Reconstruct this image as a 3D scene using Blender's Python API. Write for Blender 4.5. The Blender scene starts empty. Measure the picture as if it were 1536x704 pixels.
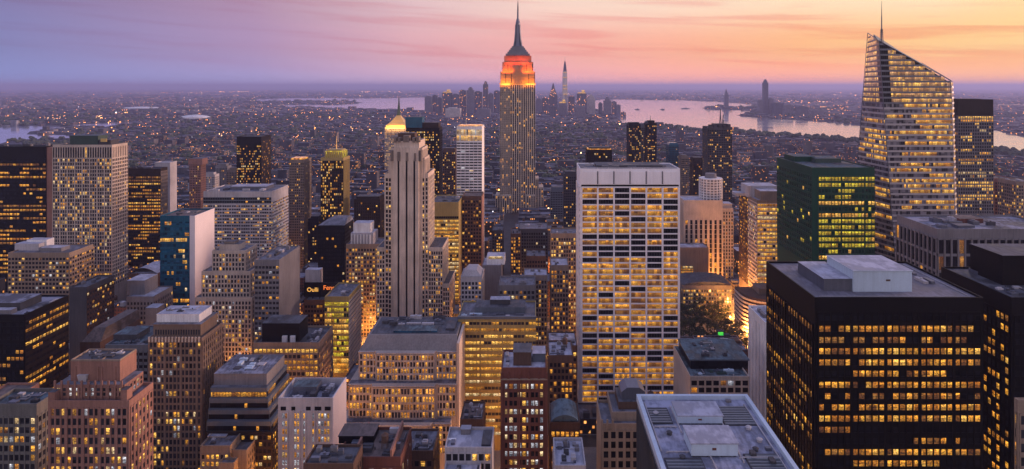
import bpy, math, random
import numpy as np
from math import radians as R

random.seed(11)
sc = bpy.context.scene
C = sc.collection

# ------------------------------------------------------------------ camera
CAMZ = 260.0
FPX = 945.0          # focal length in photo pixels (photo is 1536 wide)
VPX, VPY = 800.0, 130.0
cam_d = bpy.data.cameras.new("camera")
cam = bpy.data.objects.new("camera", cam_d)
C.objects.link(cam)
cam.location = (0, 0, CAMZ)
cam.rotation_euler = (R(90), 0, 0)
cam_d.sensor_width = 36
cam_d.lens = 36 * FPX / 1536
cam_d.shift_x = -(VPX - 768) / 1536
cam_d.shift_y = -(352 - VPY) / 1536
cam_d.clip_start = 1
cam_d.clip_end = 300000
sc.camera = cam

# ------------------------------------------------------------------ exposure
sc.view_settings.view_transform = 'Standard'
sc.view_settings.look = 'None'
sc.view_settings.exposure = 0.0
sc.view_settings.gamma = 1.0
sc.view_settings.use_curve_mapping = False
sc.render.engine = 'CYCLES'
cy = sc.cycles
cy.use_denoising = True
cy.max_bounces = 5
cy.diffuse_bounces = 2
cy.glossy_bounces = 2
cy.volume_bounces = 0
cy.sample_clamp_indirect = 3.0
cy.sample_clamp_direct = 0

def lin(c):
    return tuple(((v/255)/12.92 if v/255 <= 0.04045 else ((v/255+0.055)/1.055)**2.4) for v in c) + (1.0,)

# ------------------------------------------------------------------ world: dusk sky
SUN_EL, SUN_AZ = 7.0, 72.0        # degrees; azimuth measured from the view axis to the right
world = bpy.data.worlds.new("World")
sc.world = world
world.use_nodes = True
wt = world.node_tree
wt.nodes.clear()
def wn(t, **k):
    n = wt.nodes.new(t)
    for a, b in k.items():
        setattr(n, a, b)
    return n
def wl(a, b):
    wt.links.new(a, b)
def wmath(op, a, b=None, clamp=False):
    n = wn('ShaderNodeMath', operation=op, use_clamp=clamp)
    for i, v in enumerate((a, b)):
        if v is None: continue
        if isinstance(v, (int, float)): n.inputs[i].default_value = v
        else: wl(v, n.inputs[i])
    return n.outputs[0]
def wramp(fac, stops):
    n = wn('ShaderNodeValToRGB')
    e = n.color_ramp.elements
    while len(e) < len(stops): e.new(0.5)
    for el, (p, c) in zip(e, stops):
        el.position = p
        el.color = c
    wl(fac, n.inputs[0])
    return n.outputs[0]
def wmix(f, a, b, bt='MIX'):
    n = wn('ShaderNodeMix', data_type='RGBA', blend_type=bt)
    if isinstance(f, (int, float)): n.inputs[0].default_value = f
    else: wl(f, n.inputs[0])
    for i, v in ((6, a), (7, b)):
        if isinstance(v, tuple): n.inputs[i].default_value = v
        else: wl(v, n.inputs[i])
    return n.outputs[2]
def wstep(v, a, b):
    n = wn('ShaderNodeMapRange', interpolation_type='SMOOTHSTEP')
    n.inputs[1].default_value = a; n.inputs[2].default_value = b
    wl(v, n.inputs[0])
    return n.outputs[0]
tc = wn('ShaderNodeTexCoord')
sep = wn('ShaderNodeSeparateXYZ')
wl(tc.outputs['Generated'], sep.inputs[0])
dx, dy, dz = sep.outputs
u = wmath('ADD', wmath('MULTIPLY', dx, 0.5), 0.5)
def U(px):
    a = math.atan((px-VPX)/FPX)
    return 0.5+0.5*math.sin(a)
hor = wramp(u, [(U(0), lin((118,132,188))), (U(384), lin((150,144,192))), (U(620), lin((198,162,186))), (U(820), lin((230,166,170))),
                (U(1000), lin((246,166,148))), (U(1200), lin((252,164,132))), (U(1400), lin((252,172,124))), (U(1560), lin((250,172,120)))])
mid = wramp(u, [(U(0), lin((128,128,180))), (U(384), lin((172,142,180))), (U(620), lin((222,168,176))), (U(800), lin((242,172,164))),
                (U(1000), lin((252,176,146))), (U(1200), lin((255,186,128))), (U(1400), lin((255,202,134))), (U(1560), lin((255,208,138)))])
top = wramp(u, [(U(0), lin((124,110,156))), (U(384), lin((174,138,166))), (U(620), lin((222,186,190))), (U(800), lin((244,208,194))),
                (U(1000), lin((250,218,194))), (U(1200), lin((254,224,188))), (U(1400), lin((254,226,188))), (U(1560), lin((255,220,162)))])
sky = wmix(wstep(dz, 0.002, 0.062), hor, mid)
sky = wmix(wstep(dz, 0.062, 0.135), sky, top)
# thin streaked cloud, stretched along the horizon (flattened onto a high layer)
comb = wn('ShaderNodeCombineXYZ')
wl(wmath('MULTIPLY', dx, 2.2), comb.inputs[0])
wl(wmath('MULTIPLY', dy, 2.2), comb.inputs[1])
wl(wmath('ADD', wmath('MULTIPLY', dz, 46.0), wmath('MULTIPLY', dx, 2.4)), comb.inputs[2])
nz = wn('ShaderNodeTexNoise')
nz.inputs['Scale'].default_value = 1.35; nz.inputs['Detail'].default_value = 7; nz.inputs['Roughness'].default_value = 0.55
nz.inputs['Distortion'].default_value = 0.35
wl(comb.outputs[0], nz.inputs['Vector'])
cl = wstep(nz.outputs[0], 0.47, 0.64)
cl = wmath('MULTIPLY', cl, wstep(dz, 0.012, 0.05))
sky = wmix(wmath('MULTIPLY', cl, wmath('ADD', wmath('MULTIPLY', u, 0.75), 0.18)), sky, wmix(1.0, sky, (0.92, 0.62, 0.66, 1), 'MULTIPLY'))
cl2 = wstep(nz.outputs[0], 0.50, 0.30)
cl2 = wmath('MULTIPLY', cl2, wstep(dz, 0.02, 0.09))
sky = wmix(wmath('MULTIPLY', cl2, 0.35), sky, wmix(1.0, sky, (1.10, 1.08, 1.06, 1), 'MULTIPLY'))
# the air close to the horizon glows a little more (it is seen through the haze)
sky = wmix(wstep(dz, 0.055, 0.004), sky, wmix(1.0, sky, (1.32, 1.30, 1.26, 1), 'MULTIPLY'))
# overhead and behind: invented bright sky, added to light fronts and roofs
ZEN_FILL = (0.37, 0.39, 0.68, 1)
BACK_FILL = (1.12, 0.87, 0.77, 1)
sky = wmix(wstep(dy, 0.45, -0.35), sky, BACK_FILL)
sky = wmix(wstep(dz, 0.15, 0.55), sky, ZEN_FILL)
# below the horizon: dim
sky = wmix(wstep(dz, -0.002, -0.05), sky, (0.06, 0.055, 0.09, 1))
nish = wn('ShaderNodeTexSky', sky_type='NISHITA', sun_disc=False)
nish.sun_elevation = R(SUN_EL); nish.sun_rotation = R(SUN_AZ)
bg1 = wn('ShaderNodeBackground'); bg1.inputs[1].default_value = 0.05
wl(nish.outputs[0], bg1.inputs[0])
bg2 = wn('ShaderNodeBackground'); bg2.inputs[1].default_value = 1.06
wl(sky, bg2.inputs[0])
addn = wn('ShaderNodeAddShader')
wl(bg1.outputs[0], addn.inputs[0]); wl(bg2.outputs[0], addn.inputs[1])
outw = wn('ShaderNodeOutputWorld')
bg1.inputs[1].default_value = 0.006
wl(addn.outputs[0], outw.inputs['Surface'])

# ------------------------------------------------------------------ sun (afterglow from the right, soft)
sd = bpy.data.lights.new("sun", 'SUN')
sun = bpy.data.objects.new("sun", sd)
C.objects.link(sun)
sd.energy = 4.0
sd.angle = R(11)
sd.color = (1.0, 0.60, 0.46)
# light travels along -Z of the lamp; point it away from the sun's place
sun.rotation_euler = (R(90 - SUN_EL), 0, R(-SUN_AZ) + math.pi)
# (rotation Z: 0 looks along +Y after tilting, so the lamp at azimuth AZ shines back toward the city)

# ------------------------------------------------------------------ helpers
def X(px, Y): return (px - VPX) / FPX * Y
def Z(py, Y): return CAMZ - (py - VPY) / FPX * Y
def PX(x, y): return VPX + FPX * x / y
def PY(z, y): return VPY + FPX * (CAMZ - z) / y

OFF = {}
def offset(o):
    return OFF.get(o.name, (0, 0, 0))

def quad_uv(me):
    ul = me.uv_layers.new(name='pane'); uv = np.zeros((len(me.loops), 2))
    for p in me.polygons:
        if p.loop_total == 4: uv[p.loop_start:p.loop_start+4] = ((0,0),(1,0),(1,1),(0,1))
    ul.data.foreach_set('uv', uv.ravel())

class MB:
    def __init__(s):
        s.v = []; s.f = []; s.m = []
    def face(s, pts, m=0):
        i = len(s.v); s.v += [tuple(p) for p in pts]; s.f.append(tuple(range(i, i+len(pts)))); s.m.append(m)
    def box(s, x0, x1, y0, y1, z0, z1, m=0, top=None, bottom=False):
        i = len(s.v)
        s.v += [(x0,y0,z0),(x1,y0,z0),(x1,y1,z0),(x0,y1,z0),(x0,y0,z1),(x1,y0,z1),(x1,y1,z1),(x0,y1,z1)]
        fs = [(0,1,5,4),(1,2,6,5),(2,3,7,6),(3,0,4,7)]
        for f in fs:
            s.f.append(tuple(i+k for k in f)); s.m.append(m)
        s.f.append((i+4,i+5,i+6,i+7)); s.m.append(m if top is None else top)
        if bottom:
            s.f.append((i+3,i+2,i+1,i)); s.m.append(m)
    def loft(s, rings, m=0, cap=True, mtop=None):
        n = len(rings[0]); i = len(s.v)
        for r in rings: s.v += [tuple(p) for p in r]
        for k in range(len(rings)-1):
            for j in range(n):
                a = i+k*n+j; b = i+k*n+(j+1) % n
                s.f.append((a, b, b+n, a+n)); s.m.append(m)
        if cap:
            t = i+(len(rings)-1)*n
            s.f.append(tuple(range(t, t+n))); s.m.append(m if mtop is None else mtop)
    def prism(s, poly, z0, z1, m=0, mtop=None):
        s.loft([[(x,y,z0) for x,y in poly], [(x,y,z1) for x,y in poly]], m, True, mtop)
    def cyl(s, cx, cy_, z0, z1, r0, r1=None, n=10, m=0):
        r1 = r0 if r1 is None else r1
        s.loft([[(cx+r*math.cos(2*math.pi*k/n), cy_+r*math.sin(2*math.pi*k/n), z) for k in range(n)] for z, r in ((z0,r0),(z1,r1))], m)
    def frust(s, rects, m=0):
        # rects: list of (x0,x1,y0,y1,z)
        s.loft([[(a,c,z),(b,c,z),(b,d,z),(a,d,z)] for a,b,c,d,z in rects], m)
    def bar(s, a, b, r, m=0, n=5):
        ax, ay, az = a; bx, by, bz = b
        d = np.array([bx-ax, by-ay, bz-az], float); L = np.linalg.norm(d)
        if L < 1e-6: return
        d /= L
        t = np.array([0, 0, 1.0]) if abs(d[2]) < .9 else np.array([1.0, 0, 0])
        p = np.cross(d, t); p /= np.linalg.norm(p); q = np.cross(d, p)
        rr = []
        for e in (a, b):
            rr.append([tuple(np.array(e)+r*(math.cos(2*math.pi*k/n)*p+math.sin(2*math.pi*k/n)*q)) for k in range(n)])
        s.loft(rr, m)
    def build(s, name, mats, parent=None, loc=None):
        if not s.f: return None
        if parent is not None and loc is None: loc = offset(parent)
        ox, oy, oz = loc or (0, 0, 0)
        me = bpy.data.meshes.new(name)
        me.from_pydata([(a-ox, b-oy, c-oz) for a, b, c in s.v], [], s.f)
        if not isinstance(mats, (list, tuple)): mats = [mats]
        for m in mats: me.materials.append(m)
        me.polygons.foreach_set('material_index', [min(k, len(mats)-1) for k in s.m])
        if any(m.name.endswith(('_window','crown_glass')) for m in mats): quad_uv(me)
        me.update()
        o = bpy.data.objects.new(name, me)
        C.objects.link(o)
        OFF[o.name] = (ox, oy, oz)
        if parent is not None: o.parent = parent
        else: o.location = (ox, oy, oz)
        return o

def tag(o, label=None, cat=None, group=None, kind=None):
    if label: o['label'] = label
    if cat: o['category'] = cat
    if group: o['group'] = group
    if kind: o['kind'] = kind
    return o

def empty(name, loc):
    o = bpy.data.objects.new(name, None)
    C.objects.link(o)
    o.location = loc
    o.empty_display_size = 5
    OFF[o.name] = tuple(loc)
    return o

# ------------------------------------------------------------------ materials
MATS = {}
def newmat(name):
    m = bpy.data.materials.new(name); m.use_nodes = True
    nt = m.node_tree; nt.nodes.clear()
    o = nt.nodes.new('ShaderNodeOutputMaterial')
    b = nt.nodes.new('ShaderNodeBsdfPrincipled')
    nt.links.new(b.outputs[0], o.inputs[0])
    MATS[name] = m
    m.cycles.emission_sampling = 'NONE'
    return m, nt, b
class NT:
    def __init__(s, nt): s.t = nt
    def n(s, t, **k):
        x = s.t.nodes.new(t)
        for a, b in k.items(): setattr(x, a, b)
        return x
    def l(s, a, b): s.t.links.new(a, b)
    def put(s, v, sock):
        if isinstance(v, (int, float, tuple)): sock.default_value = v
        else: s.l(v, sock)
    def math(s, op, a, b=None, c=None, clamp=False):
        x = s.n('ShaderNodeMath', operation=op, use_clamp=clamp)
        for i, v in enumerate((a, b, c)):
            if v is not None: s.put(v, x.inputs[i])
        return x.outputs[0]
    def mix(s, f, a, b, bt='MIX'):
        x = s.n('ShaderNodeMix', data_type='RGBA', blend_type=bt)
        s.put(f, x.inputs[0]); s.put(a, x.inputs[6]); s.put(b, x.inputs[7])
        return x.outputs[2]
    def noise(s, vec, scale, detail=3, rough=.55):
        x = s.n('ShaderNodeTexNoise'); x.inputs['Scale'].default_value = scale
        x.inputs['Detail'].default_value = detail; x.inputs['Roughness'].default_value = rough
        if vec is not None: s.l(vec, x.inputs['Vector'])
        return x.outputs[0]
    def step(s, v, a, b, lo=0., hi=1.):
        x = s.n('ShaderNodeMapRange', interpolation_type='SMOOTHSTEP')
        for i, k in ((1,a),(2,b),(3,lo),(4,hi)): x.inputs[i].default_value = k
        s.put(v, x.inputs[0]); return x.outputs[0]
    def pos(s): return s.n('ShaderNodeNewGeometry').outputs['Position']
    def scale(s, v, k):
        x = s.n('ShaderNodeVectorMath', operation='MULTIPLY'); s.put(v, x.inputs[0]); x.inputs[1].default_value = k
        return x.outputs[0]

def c4(c): return tuple(c)+(1.0,)
def wallmat(name, col, rough=.8, var=.35, metal=0.0, spec=.3):
    m, nt, b = newmat(name); N = NT(nt)
    p = N.pos()
    big = N.noise(p, .05, 4)
    streak = N.noise(N.scale(p, (1.1, 1.1, .07)), .9, 3)
    fine = N.noise(p, 1.7, 3)
    f = N.math('ADD', N.math('MULTIPLY', big, .45), N.math('ADD', N.math('MULTIPLY', streak, .35), N.math('MULTIPLY', fine, .2)))
    f = N.step(f, .3, .7)
    col_d = tuple(v*(1-var) for v in col); col_l = tuple(min(.9, v*(1+var*.6)) for v in col)
    N.put(N.mix(f, c4(col_d), c4(col_l)), b.inputs['Base Color'])
    b.inputs['Roughness'].default_value = rough
    b.inputs['Metallic'].default_value = metal
    b.inputs['Specular IOR Level'].default_value = spec
    return m
def roofmat(name, a, bcol, sc_=.12):
    m, nt, b = newmat(name); N = NT(nt)
    p = N.pos()
    n1 = N.noise(p, sc_, 5, .6); n2 = N.noise(N.scale(p, (1, .35, 1)), .6, 3)
    f = N.step(N.math('ADD', N.math('MULTIPLY', n1, .7), N.math('MULTIPLY', n2, .3)), .42, .6)
    N.put(N.mix(f, c4(a), c4(bcol)), b.inputs['Base Color'])
    N.put(N.step(n1, .35, .6, .45, .9), b.inputs['Roughness'])
    return m
def litmat(name, c1, c2, strength, cell=.35):
    m, nt, b = newmat(name); N = NT(nt)
    p = N.pos()
    fl = N.n('ShaderNodeVectorMath', operation='FLOOR'); N.l(N.scale(p, (cell, cell, .27)), fl.inputs[0])
    w = N.n('ShaderNodeTexWhiteNoise', noise_dimensions='3D'); N.l(fl.outputs[0], w.inputs['Vector'])
    n1 = N.noise(N.scale(p, (1.6, 1.6, 2.4)), .8, 3)
    st = N.math('MULTIPLY', N.math('ADD', N.math('MULTIPLY', N.step(n1, .32, .66), 1.25), .16), N.math('ADD', N.math('MULTIPLY', w.outputs['Value'], 1.15), .36))
    sepc = N.n('ShaderNodeSeparateColor'); N.l(w.outputs['Color'], sepc.inputs[0])
    # inside a pane: bright ceiling strip, dimmer desks, a lowered blind in some, a dark frame round the edge
    uvn = N.n('ShaderNodeUVMap', uv_map='pane'); su = N.n('ShaderNodeSeparateXYZ'); N.l(uvn.outputs[0], su.inputs[0])
    room = N.step(su.outputs[1], .30, .85, .55, 1.45)
    blind = N.math('MULTIPLY', N.math('GREATER_THAN', su.outputs[1], N.math('SUBTRACT', 1.25, sepc.outputs[1])), .35)
    room = N.math('MULTIPLY', room, N.math('SUBTRACT', 1., blind))
    edge = N.math('ADD', N.math('ABSOLUTE', N.math('SUBTRACT', su.outputs[0], .5)), 0.)
    room = N.math('MULTIPLY', room, N.step(edge, .43, .49, 1., .6))
    st = N.math('MULTIPLY', st, room)
    N.put(N.mix(sepc.outputs[0], c4(c1), c4(c2)), b.inputs['Emission Color'])
    N.put(N.math('MULTIPLY', st, strength), b.inputs['Emission Strength'])
    b.inputs['Base Color'].default_value = (.03, .03, .035, 1)
    b.inputs['Roughness'].default_value = .15
    return m
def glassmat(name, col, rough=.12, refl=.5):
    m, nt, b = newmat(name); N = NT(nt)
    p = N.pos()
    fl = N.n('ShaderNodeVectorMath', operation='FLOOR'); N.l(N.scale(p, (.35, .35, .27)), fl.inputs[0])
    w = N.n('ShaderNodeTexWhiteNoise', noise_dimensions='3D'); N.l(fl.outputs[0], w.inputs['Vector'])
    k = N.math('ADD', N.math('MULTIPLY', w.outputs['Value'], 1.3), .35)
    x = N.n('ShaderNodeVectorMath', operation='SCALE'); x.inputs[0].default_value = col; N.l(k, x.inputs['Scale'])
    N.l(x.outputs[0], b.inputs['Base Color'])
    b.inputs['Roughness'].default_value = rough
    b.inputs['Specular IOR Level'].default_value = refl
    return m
def plain(name, col, rough=.6, metal=0., emit=0., ecol=None):
    m, nt, b = newmat(name)
    b.inputs['Base Color'].default_value = c4(col); b.inputs['Roughness'].default_value = rough; b.inputs['Metallic'].default_value = metal
    if emit:
        b.inputs['Emission Color'].default_value = c4(ecol or col); b.inputs['Emission Strength'].default_value = emit
    return m

W = {}
for k, c in dict(
    limestone=(.47,.39,.33), tan=(.27,.20,.15), beige=(.58,.47,.385), pinkbrick=(.29,.15,.115), brownbrick=(.10,.058,.042), redbrick=(.15,.055,.04),
    grey=(.18,.172,.185), darkgrey=(.06,.06,.07), white=(.78,.75,.76), palegrey=(.42,.40,.42), concrete=(.23,.205,.195), taupe=(.20,.16,.135), umber=(.20,.138,.105), olivegrey=(.145,.14,.13)).items():
    W[k] = wallmat(k+'_wall', c)
W['black'] = wallmat('black_cladding', (.007,.006,.007), .5, .3, 0, .12)
W['bronze'] = wallmat('dark_bronze_cladding', (.030,.021,.018), .5, .3, 0, .15)
W['bluewhite'] = wallmat('painted_roof_housing', (.46,.56,.66), .55, .16)
W['whitemetal'] = wallmat('white_travertine', (.82,.79,.82), .55, .12)
W['silver'] = wallmat('silver_spandrel', (.38,.35,.36), .45, .12, .1, .4)
W['greenclad'] = wallmat('green_glass_cladding', (.004,.050,.032), .3, .3, 0, .25)
W['tealclad'] = wallmat('teal_glass_cladding', (.010,.085,.14), .25, .4, 0, .35)
W['ylwclad'] = wallmat('ochre_cladding', (.36,.27,.10), .5, .3)
W['bluegreyclad'] = wallmat('slate_cladding', (.10,.12,.15), .35, .3, 0, .5)
W['steel'] = wallmat('weathered_steel', (.14,.15,.19), .4, .3, .5, .5)
W['gold'] = wallmat('gilded_roof_tile', (.62,.42,.14), .4, .2, .3, .5)
W['copper'] = wallmat('copper_green_roof', (.035,.065,.055), .6, .3)
RF = dict(
    dark=roofmat('tar_roof', (.035,.037,.045), (.10,.105,.125)),
    grey=roofmat('gravel_roof', (.06,.063,.078), (.17,.175,.215)),
    pale=roofmat('pale_membrane_roof', (.24,.25,.31), (.44,.45,.53)),
    patch=roofmat('patched_roof', (.04,.042,.054), (.25,.26,.33), .07),
    blue=roofmat('blue_membrane_roof', (.13,.14,.19), (.34,.36,.47), .08),
    wet=roofmat('wet_roof', (.10,.095,.115), (.20,.195,.235), .05),
    teal=roofmat('dark_teal_roof', (.02,.03,.038), (.10,.15,.18)),
    brown=roofmat('brown_roof', (.06,.045,.04), (.16,.12,.11)))
L = dict(
    amber=litmat('amber_lit_window', (1.,.31,.018), (1.,.45,.05), .92),
    honey=litmat('honey_lit_window', (1.,.33,.02), (1.,.46,.045), .60),
    gold=litmat('gold_lit_window', (1.,.42,.04), (1.,.56,.11), .98),
    pale=litmat('pale_lit_window', (1.,.58,.18), (1.,.74,.40), .76),
    white=litmat('cool_lit_window', (.75,.78,.95), (.95,.92,.95), .55),
    lime=litmat('yellow_green_lit_window', (1.,.58,.02), (.85,.68,.04), .72),
    dim=litmat('dim_lit_window', (.8,.24,.03), (.9,.40,.07), .34),
    glass=glassmat('dark_window_glass', (.008,.008,.011), .3, .14),
    mid=glassmat('grey_window_glass', (.024,.024,.030), .3, .16),
    bright=glassmat('painted_sky_glass', (.15,.14,.16), .22, .5),  # light grey base colour stands in for part of the sky's reflection
    teal=glassmat('teal_window_glass', (.008,.065,.12), .15, .4),
    green=glassmat('green_window_glass', (.004,.035,.022), .2, .3))
PAL = dict(
    amber=(('amber', .44), ('honey', .34), ('gold', .10), ('dim', .12)),
    gold=(('gold', .48), ('amber', .22), ('honey', .14), ('pale', .16)),
    lime=(('lime', .72), ('gold', .28)),
    pale=(('pale', .45), ('gold', .4), ('white', .15)),
    mixed=(('gold', .34), ('amber', .20), ('honey', .16), ('pale', .12), ('white', .1), ('dim', .08)),
    dim=(('dim', .5), ('amber', .35), ('gold', .15)),
    orange=(('amber', .8), ('dim', .2)),
    white=(('white', .7), ('pale', .3)))
MK = list(L.keys())

def pick(p):
    r = random.random()
    for k, w in PAL[p]:
        if r < w: return k
        r -= w
    return PAL[p][0][0]

def litgrid(rows, cols, mode, p, pal, dark='glass'):
    g = []
    for r in range(rows):
        row = [dark]*cols
        if mode == 'random':
            row = [pick(pal) if random.random() < p else dark for _ in range(cols)]
        elif mode == 'full':
            base = pick(pal)
            row = [(base if random.random() < .7 else pick(pal)) if random.random() < p else dark for _ in range(cols)]
        elif mode == 'office':
            t = random.random(); base = pick(pal)
            if t < p*.55:
                row = [base if random.random() < .9 else (dark if random.random() < .5 else pick(pal)) for _ in range(cols)]
            elif t < p*1.35:
                for _ in range(max(1, int(cols/7))):
                    a = random.randrange(cols); n = random.randint(2, max(3, cols//3))
                    for c in range(a, min(cols, a+n)):
                        if random.random() < .88: row[c] = base if random.random() < .8 else pick(pal)
            else:
                row = [pick(pal) if random.random() < .06 else dark for _ in range(cols)]
        g.append(row)
    return g

HEROES = []
class Bd:
    """one building: an Empty at its base with parts wall, roof, penthouse, window ..."""
    def __init__(s, name, label, px0, px1, top, Y, dep, vis, wall='limestone', roof='dark', cat='building', group=None, short=None, box=True, par=1.2, H=None):
        random.seed(sum((i_+1)*ord(ch_) for i_, ch_ in enumerate(label)))
        s.x0, s.x1, s.y0, s.y1 = X(px0, Y), X(px1, Y), Y, Y+dep
        s.H = Z(top, Y) if H is None else H
        s.Y = Y; s.vis = vis; s.short = short or label
        s.root = empty(name, ((s.x0+s.x1)/2, (s.y0+s.y1)/2, 0))
        tag(s.root, label, cat, group)
        if len(label.split()) > 16: print('LONG', len(label.split()), label)
        s.wall = wall; s.roofk = roof
        s.mb = MB(); s.mats = [W[wall] if isinstance(wall, str) else wall, RF[roof]]; s.win = []
        s.roofmb = MB(); s.roofs = []
        s.lat = 'R' if (s.x0+s.x1) < 0 else 'L'
        if box: s.block(s.x0, s.x1, s.y0, s.y1, 0, s.H, par)
        s.px0, s.px1, s.top = px0, px1, top
        HEROES.append(s)
    def m(s, k):
        mt = W[k] if isinstance(k, str) else k
        if mt not in s.mats: s.mats.append(mt)
        return s.mats.index(mt)
    def block(s, x0, x1, y0, y1, z0, z1, par=1.2, mat=None):
        mi = 0 if mat is None else s.m(mat)
        s.mb.box(x0, x1, y0, y1, z0, z1, mi)
        if par:
            t = .5
            for a in ((x0,x1,y0,y0+t), (x0,x1,y1-t,y1), (x0,x0+t,y0+t,y1-t), (x1-t,x1,y0+t,y1-t)):
                s.mb.box(*a, z1-.01, z1+par, mi)
        rm = MB(); rm.box(x0+.55, x1-.55, y0+.55, y1-.55, z1+.02, z1+.10); s.roofs.append(rm)
    def part(s, name, mb, mats):
        return mb.build(name, mats, s.root)
    def pbox(s, name, x0, x1, y0, y1, z0, z1, mat='grey', roof=None, lip=.0):
        mb = MB(); mb.box(x0, x1, y0, y1, z0, z1, 0, 1)
        if lip: mb.box(x0-lip, x1+lip, y0-lip, y1+lip, z1+.01, z1+.3, 0, 1, True)
        mt = W[mat] if mat in W else L[mat] if mat in L else MATS[mat]
        return mb.build(name, [mt, RF[roof] if roof else mt], s.root)
    # roof box given in photo pixels of its front face
    def roofbox(s, name, px0, px1, top, Y, dep, z0, mat='grey', roof=None, lip=.0):
        return s.pbox(name, X(px0,Y), X(px1,Y), Y, Y+dep, z0, Z(top,Y), mat, roof, lip)
    def fac(s, side, a0, a1, z0, z1, plane, cw=3.2, ch=3.8, wf=.62, hf=.55, lit=('random',.3,'mixed'), dp=.25, ds=.15, mat=None, dark='glass', every=0, ew=.0, sill=.5, cols=None, rows=None, smat=None):
        if wf < .73: wf = min(wf*1.2, .78)
        if hf < .72 and wf < .8: hf = min(hf*1.15, .76)
        if lit[0] == 'random': lit = (lit[0], min(1., lit[1]*1.2), lit[2])
        cols = cols or max(1, int(round((a1-a0)/cw))); rows = rows or max(1, int(round((z1-z0)/ch)))
        cw = (a1-a0)/cols; ch = (z1-z0)/rows
        mi = 0 if mat is None else s.m(mat)
        si = mi if smat is None else s.m(smat)
        def bx(u0, u1, w0, w1, d, k=mi):
            if u1-u0 < 1e-3 or w1-w0 < 1e-3: return
            if side == 'F': s.mb.box(u0, u1, plane-d, plane, w0, w1, k, None, True)
            elif side == 'R': s.mb.box(plane, plane+d, u0, u1, w0, w1, k, None, True)
            else: s.mb.box(plane-d, plane, u0, u1, w0, w1, k, None, True)
        if dp and wf < .995:
            hw = cw*(1-wf)/2
            for c in range(cols+1):
                e = ew if (every and c % every == 0) else 0
                u = a0+c*cw
                bx(max(a0, u-hw-e), min(a1, u+hw+e), z0, z1, dp+(.12 if e else 0))
        if ds and hf < .995:
            for r in range(rows+1):
                zc = z0+r*ch
                lo = max(z0, zc-ch*(1-hf)*(1-sill)); hi = min(z1, zc+ch*(1-hf)*sill)
                bx(a0, a1, lo, hi, ds, si)
        g = litgrid(rows, cols, *lit, dark=dark)
        for r in range(rows):
            zc = z0+r*ch+ch*(1-hf)*sill+ch*hf/2
            for c in range(cols):
                s.win.append((side, a0+(c+.5)*cw, zc, cw*wf, ch*hf, g[rows-1-r][c], plane))
    def front(s, z0=None, z1=None, m=.0, **k):
        s.fac('F', s.x0+m, s.x1-m, s.zlo() if z0 is None else z0, s.H-3 if z1 is None else z1, s.y0, **k)
    def side(s, z0=None, z1=None, m=.0, **k):
        s.fac(s.lat, s.y0+m, s.y1-m, s.zlo() if z0 is None else z0, s.H-3 if z1 is None else z1, s.x1 if s.lat == 'R' else s.x0, **k)
    def zlo(s, extra=45):
        return max(0.5, Z(s.vis+extra, s.Y))
    def zp(s, py): return Z(py, s.Y)
    def clutter(s, x0, x1, y0, y1, z, n=5, mats=('grey','palegrey','darkgrey','steel'), hmax=3.0):
        done = []
        for _ in range(n*6):
            if len(done) >= n: break
            w = random.uniform(1.5, max(1.8, (x1-x0)*.22)); d = random.uniform(1.5, max(1.8, (y1-y0)*.25))
            if x1-x0 < w+.6 or y1-y0 < d+.6: continue
            x = random.uniform(x0, x1-w); y = random.uniform(y0, y1-d)
            if any(x < b+.4 and x+w > a-.4 and y < e+.4 and y+d > c_-.4 for a, b, c_, e in done): continue
            done.append((x, x+w, y, y+d))
            h = random.uniform(.7, hmax)
            mb = MB(); mb.box(x, x+w, y, y+d, z+.08, z+h, 0)
            if random.random() < .5:
                mb.cyl(x+w/2, y+d/2, z+h+.01, z+h+.6, min(w, d)*.3, None, 8, 0)
            if random.random() < .3: mb.box(x+w*.1, x+w*.9, y+d*.42, y+d*.58, z+h+.02, z+h+.4, 0)
            mb.build('roof_unit', W[random.choice(mats)], s.root)
        if s.Y < 520 and x1-x0 > 7 and y1-y0 > 7:
            for _ in range(3):      # duct runs with a bend, on small feet
                a0, b0 = random.uniform(x0, x1-3), random.uniform(y0, y1-3); a1 = min(x1, a0+random.uniform(3, 9)); b1 = min(y1, b0+random.uniform(3, 8)); zt = z+random.uniform(.45, .8)
                mb = MB(); mb.bar((a0,b0,zt), (a1,b0,zt), .2, 0, 6); mb.bar((a1,b0,zt), (a1,b1,zt), .2, 0, 6); mb.bar((a0,b0,zt), (a0,b0,z+.08), .2, 0, 6); mb.bar((a1,b1,zt), (a1,b1,z+.08), .2, 0, 6)
                mb.build('roof_duct', W[random.choice(('steel','palegrey','darkgrey'))], s.root)
            for _ in range(4):
                a0, b0 = random.uniform(x0+.5, x1-.5), random.uniform(y0+.5, y1-.5)
                mb = MB(); mb.cyl(a0, b0, z+.08, z+.9, .28, None, 8); mb.cyl(a0, b0, z+.91, z+1.15, .45, .2, 8); mb.build('roof_vent', W[random.choice(('steel','palegrey','darkgrey'))], s.root)
    def tank(s, x, y, z, r=2.0):
        mb = MB()
        for a in (0, 1, 2, 3):
            px_, py_ = x+r*.7*(1 if a in (0,1) else -1), y+r*.7*(1 if a in (0,3) else -1)
            mb.box(px_-.12, px_+.12, py_-.12, py_+.12, z+.1, z+2.6)
        mb.cyl(x, y, z+2.6, z+2.6+r*1.9, r, None, 12)
        mb.cyl(x, y, z+2.61+r*1.9, z+2.6+r*2.7, r*1.05, .1, 12)
        mb.build('water_tank', W['brownbrick'], s.root)
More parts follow.
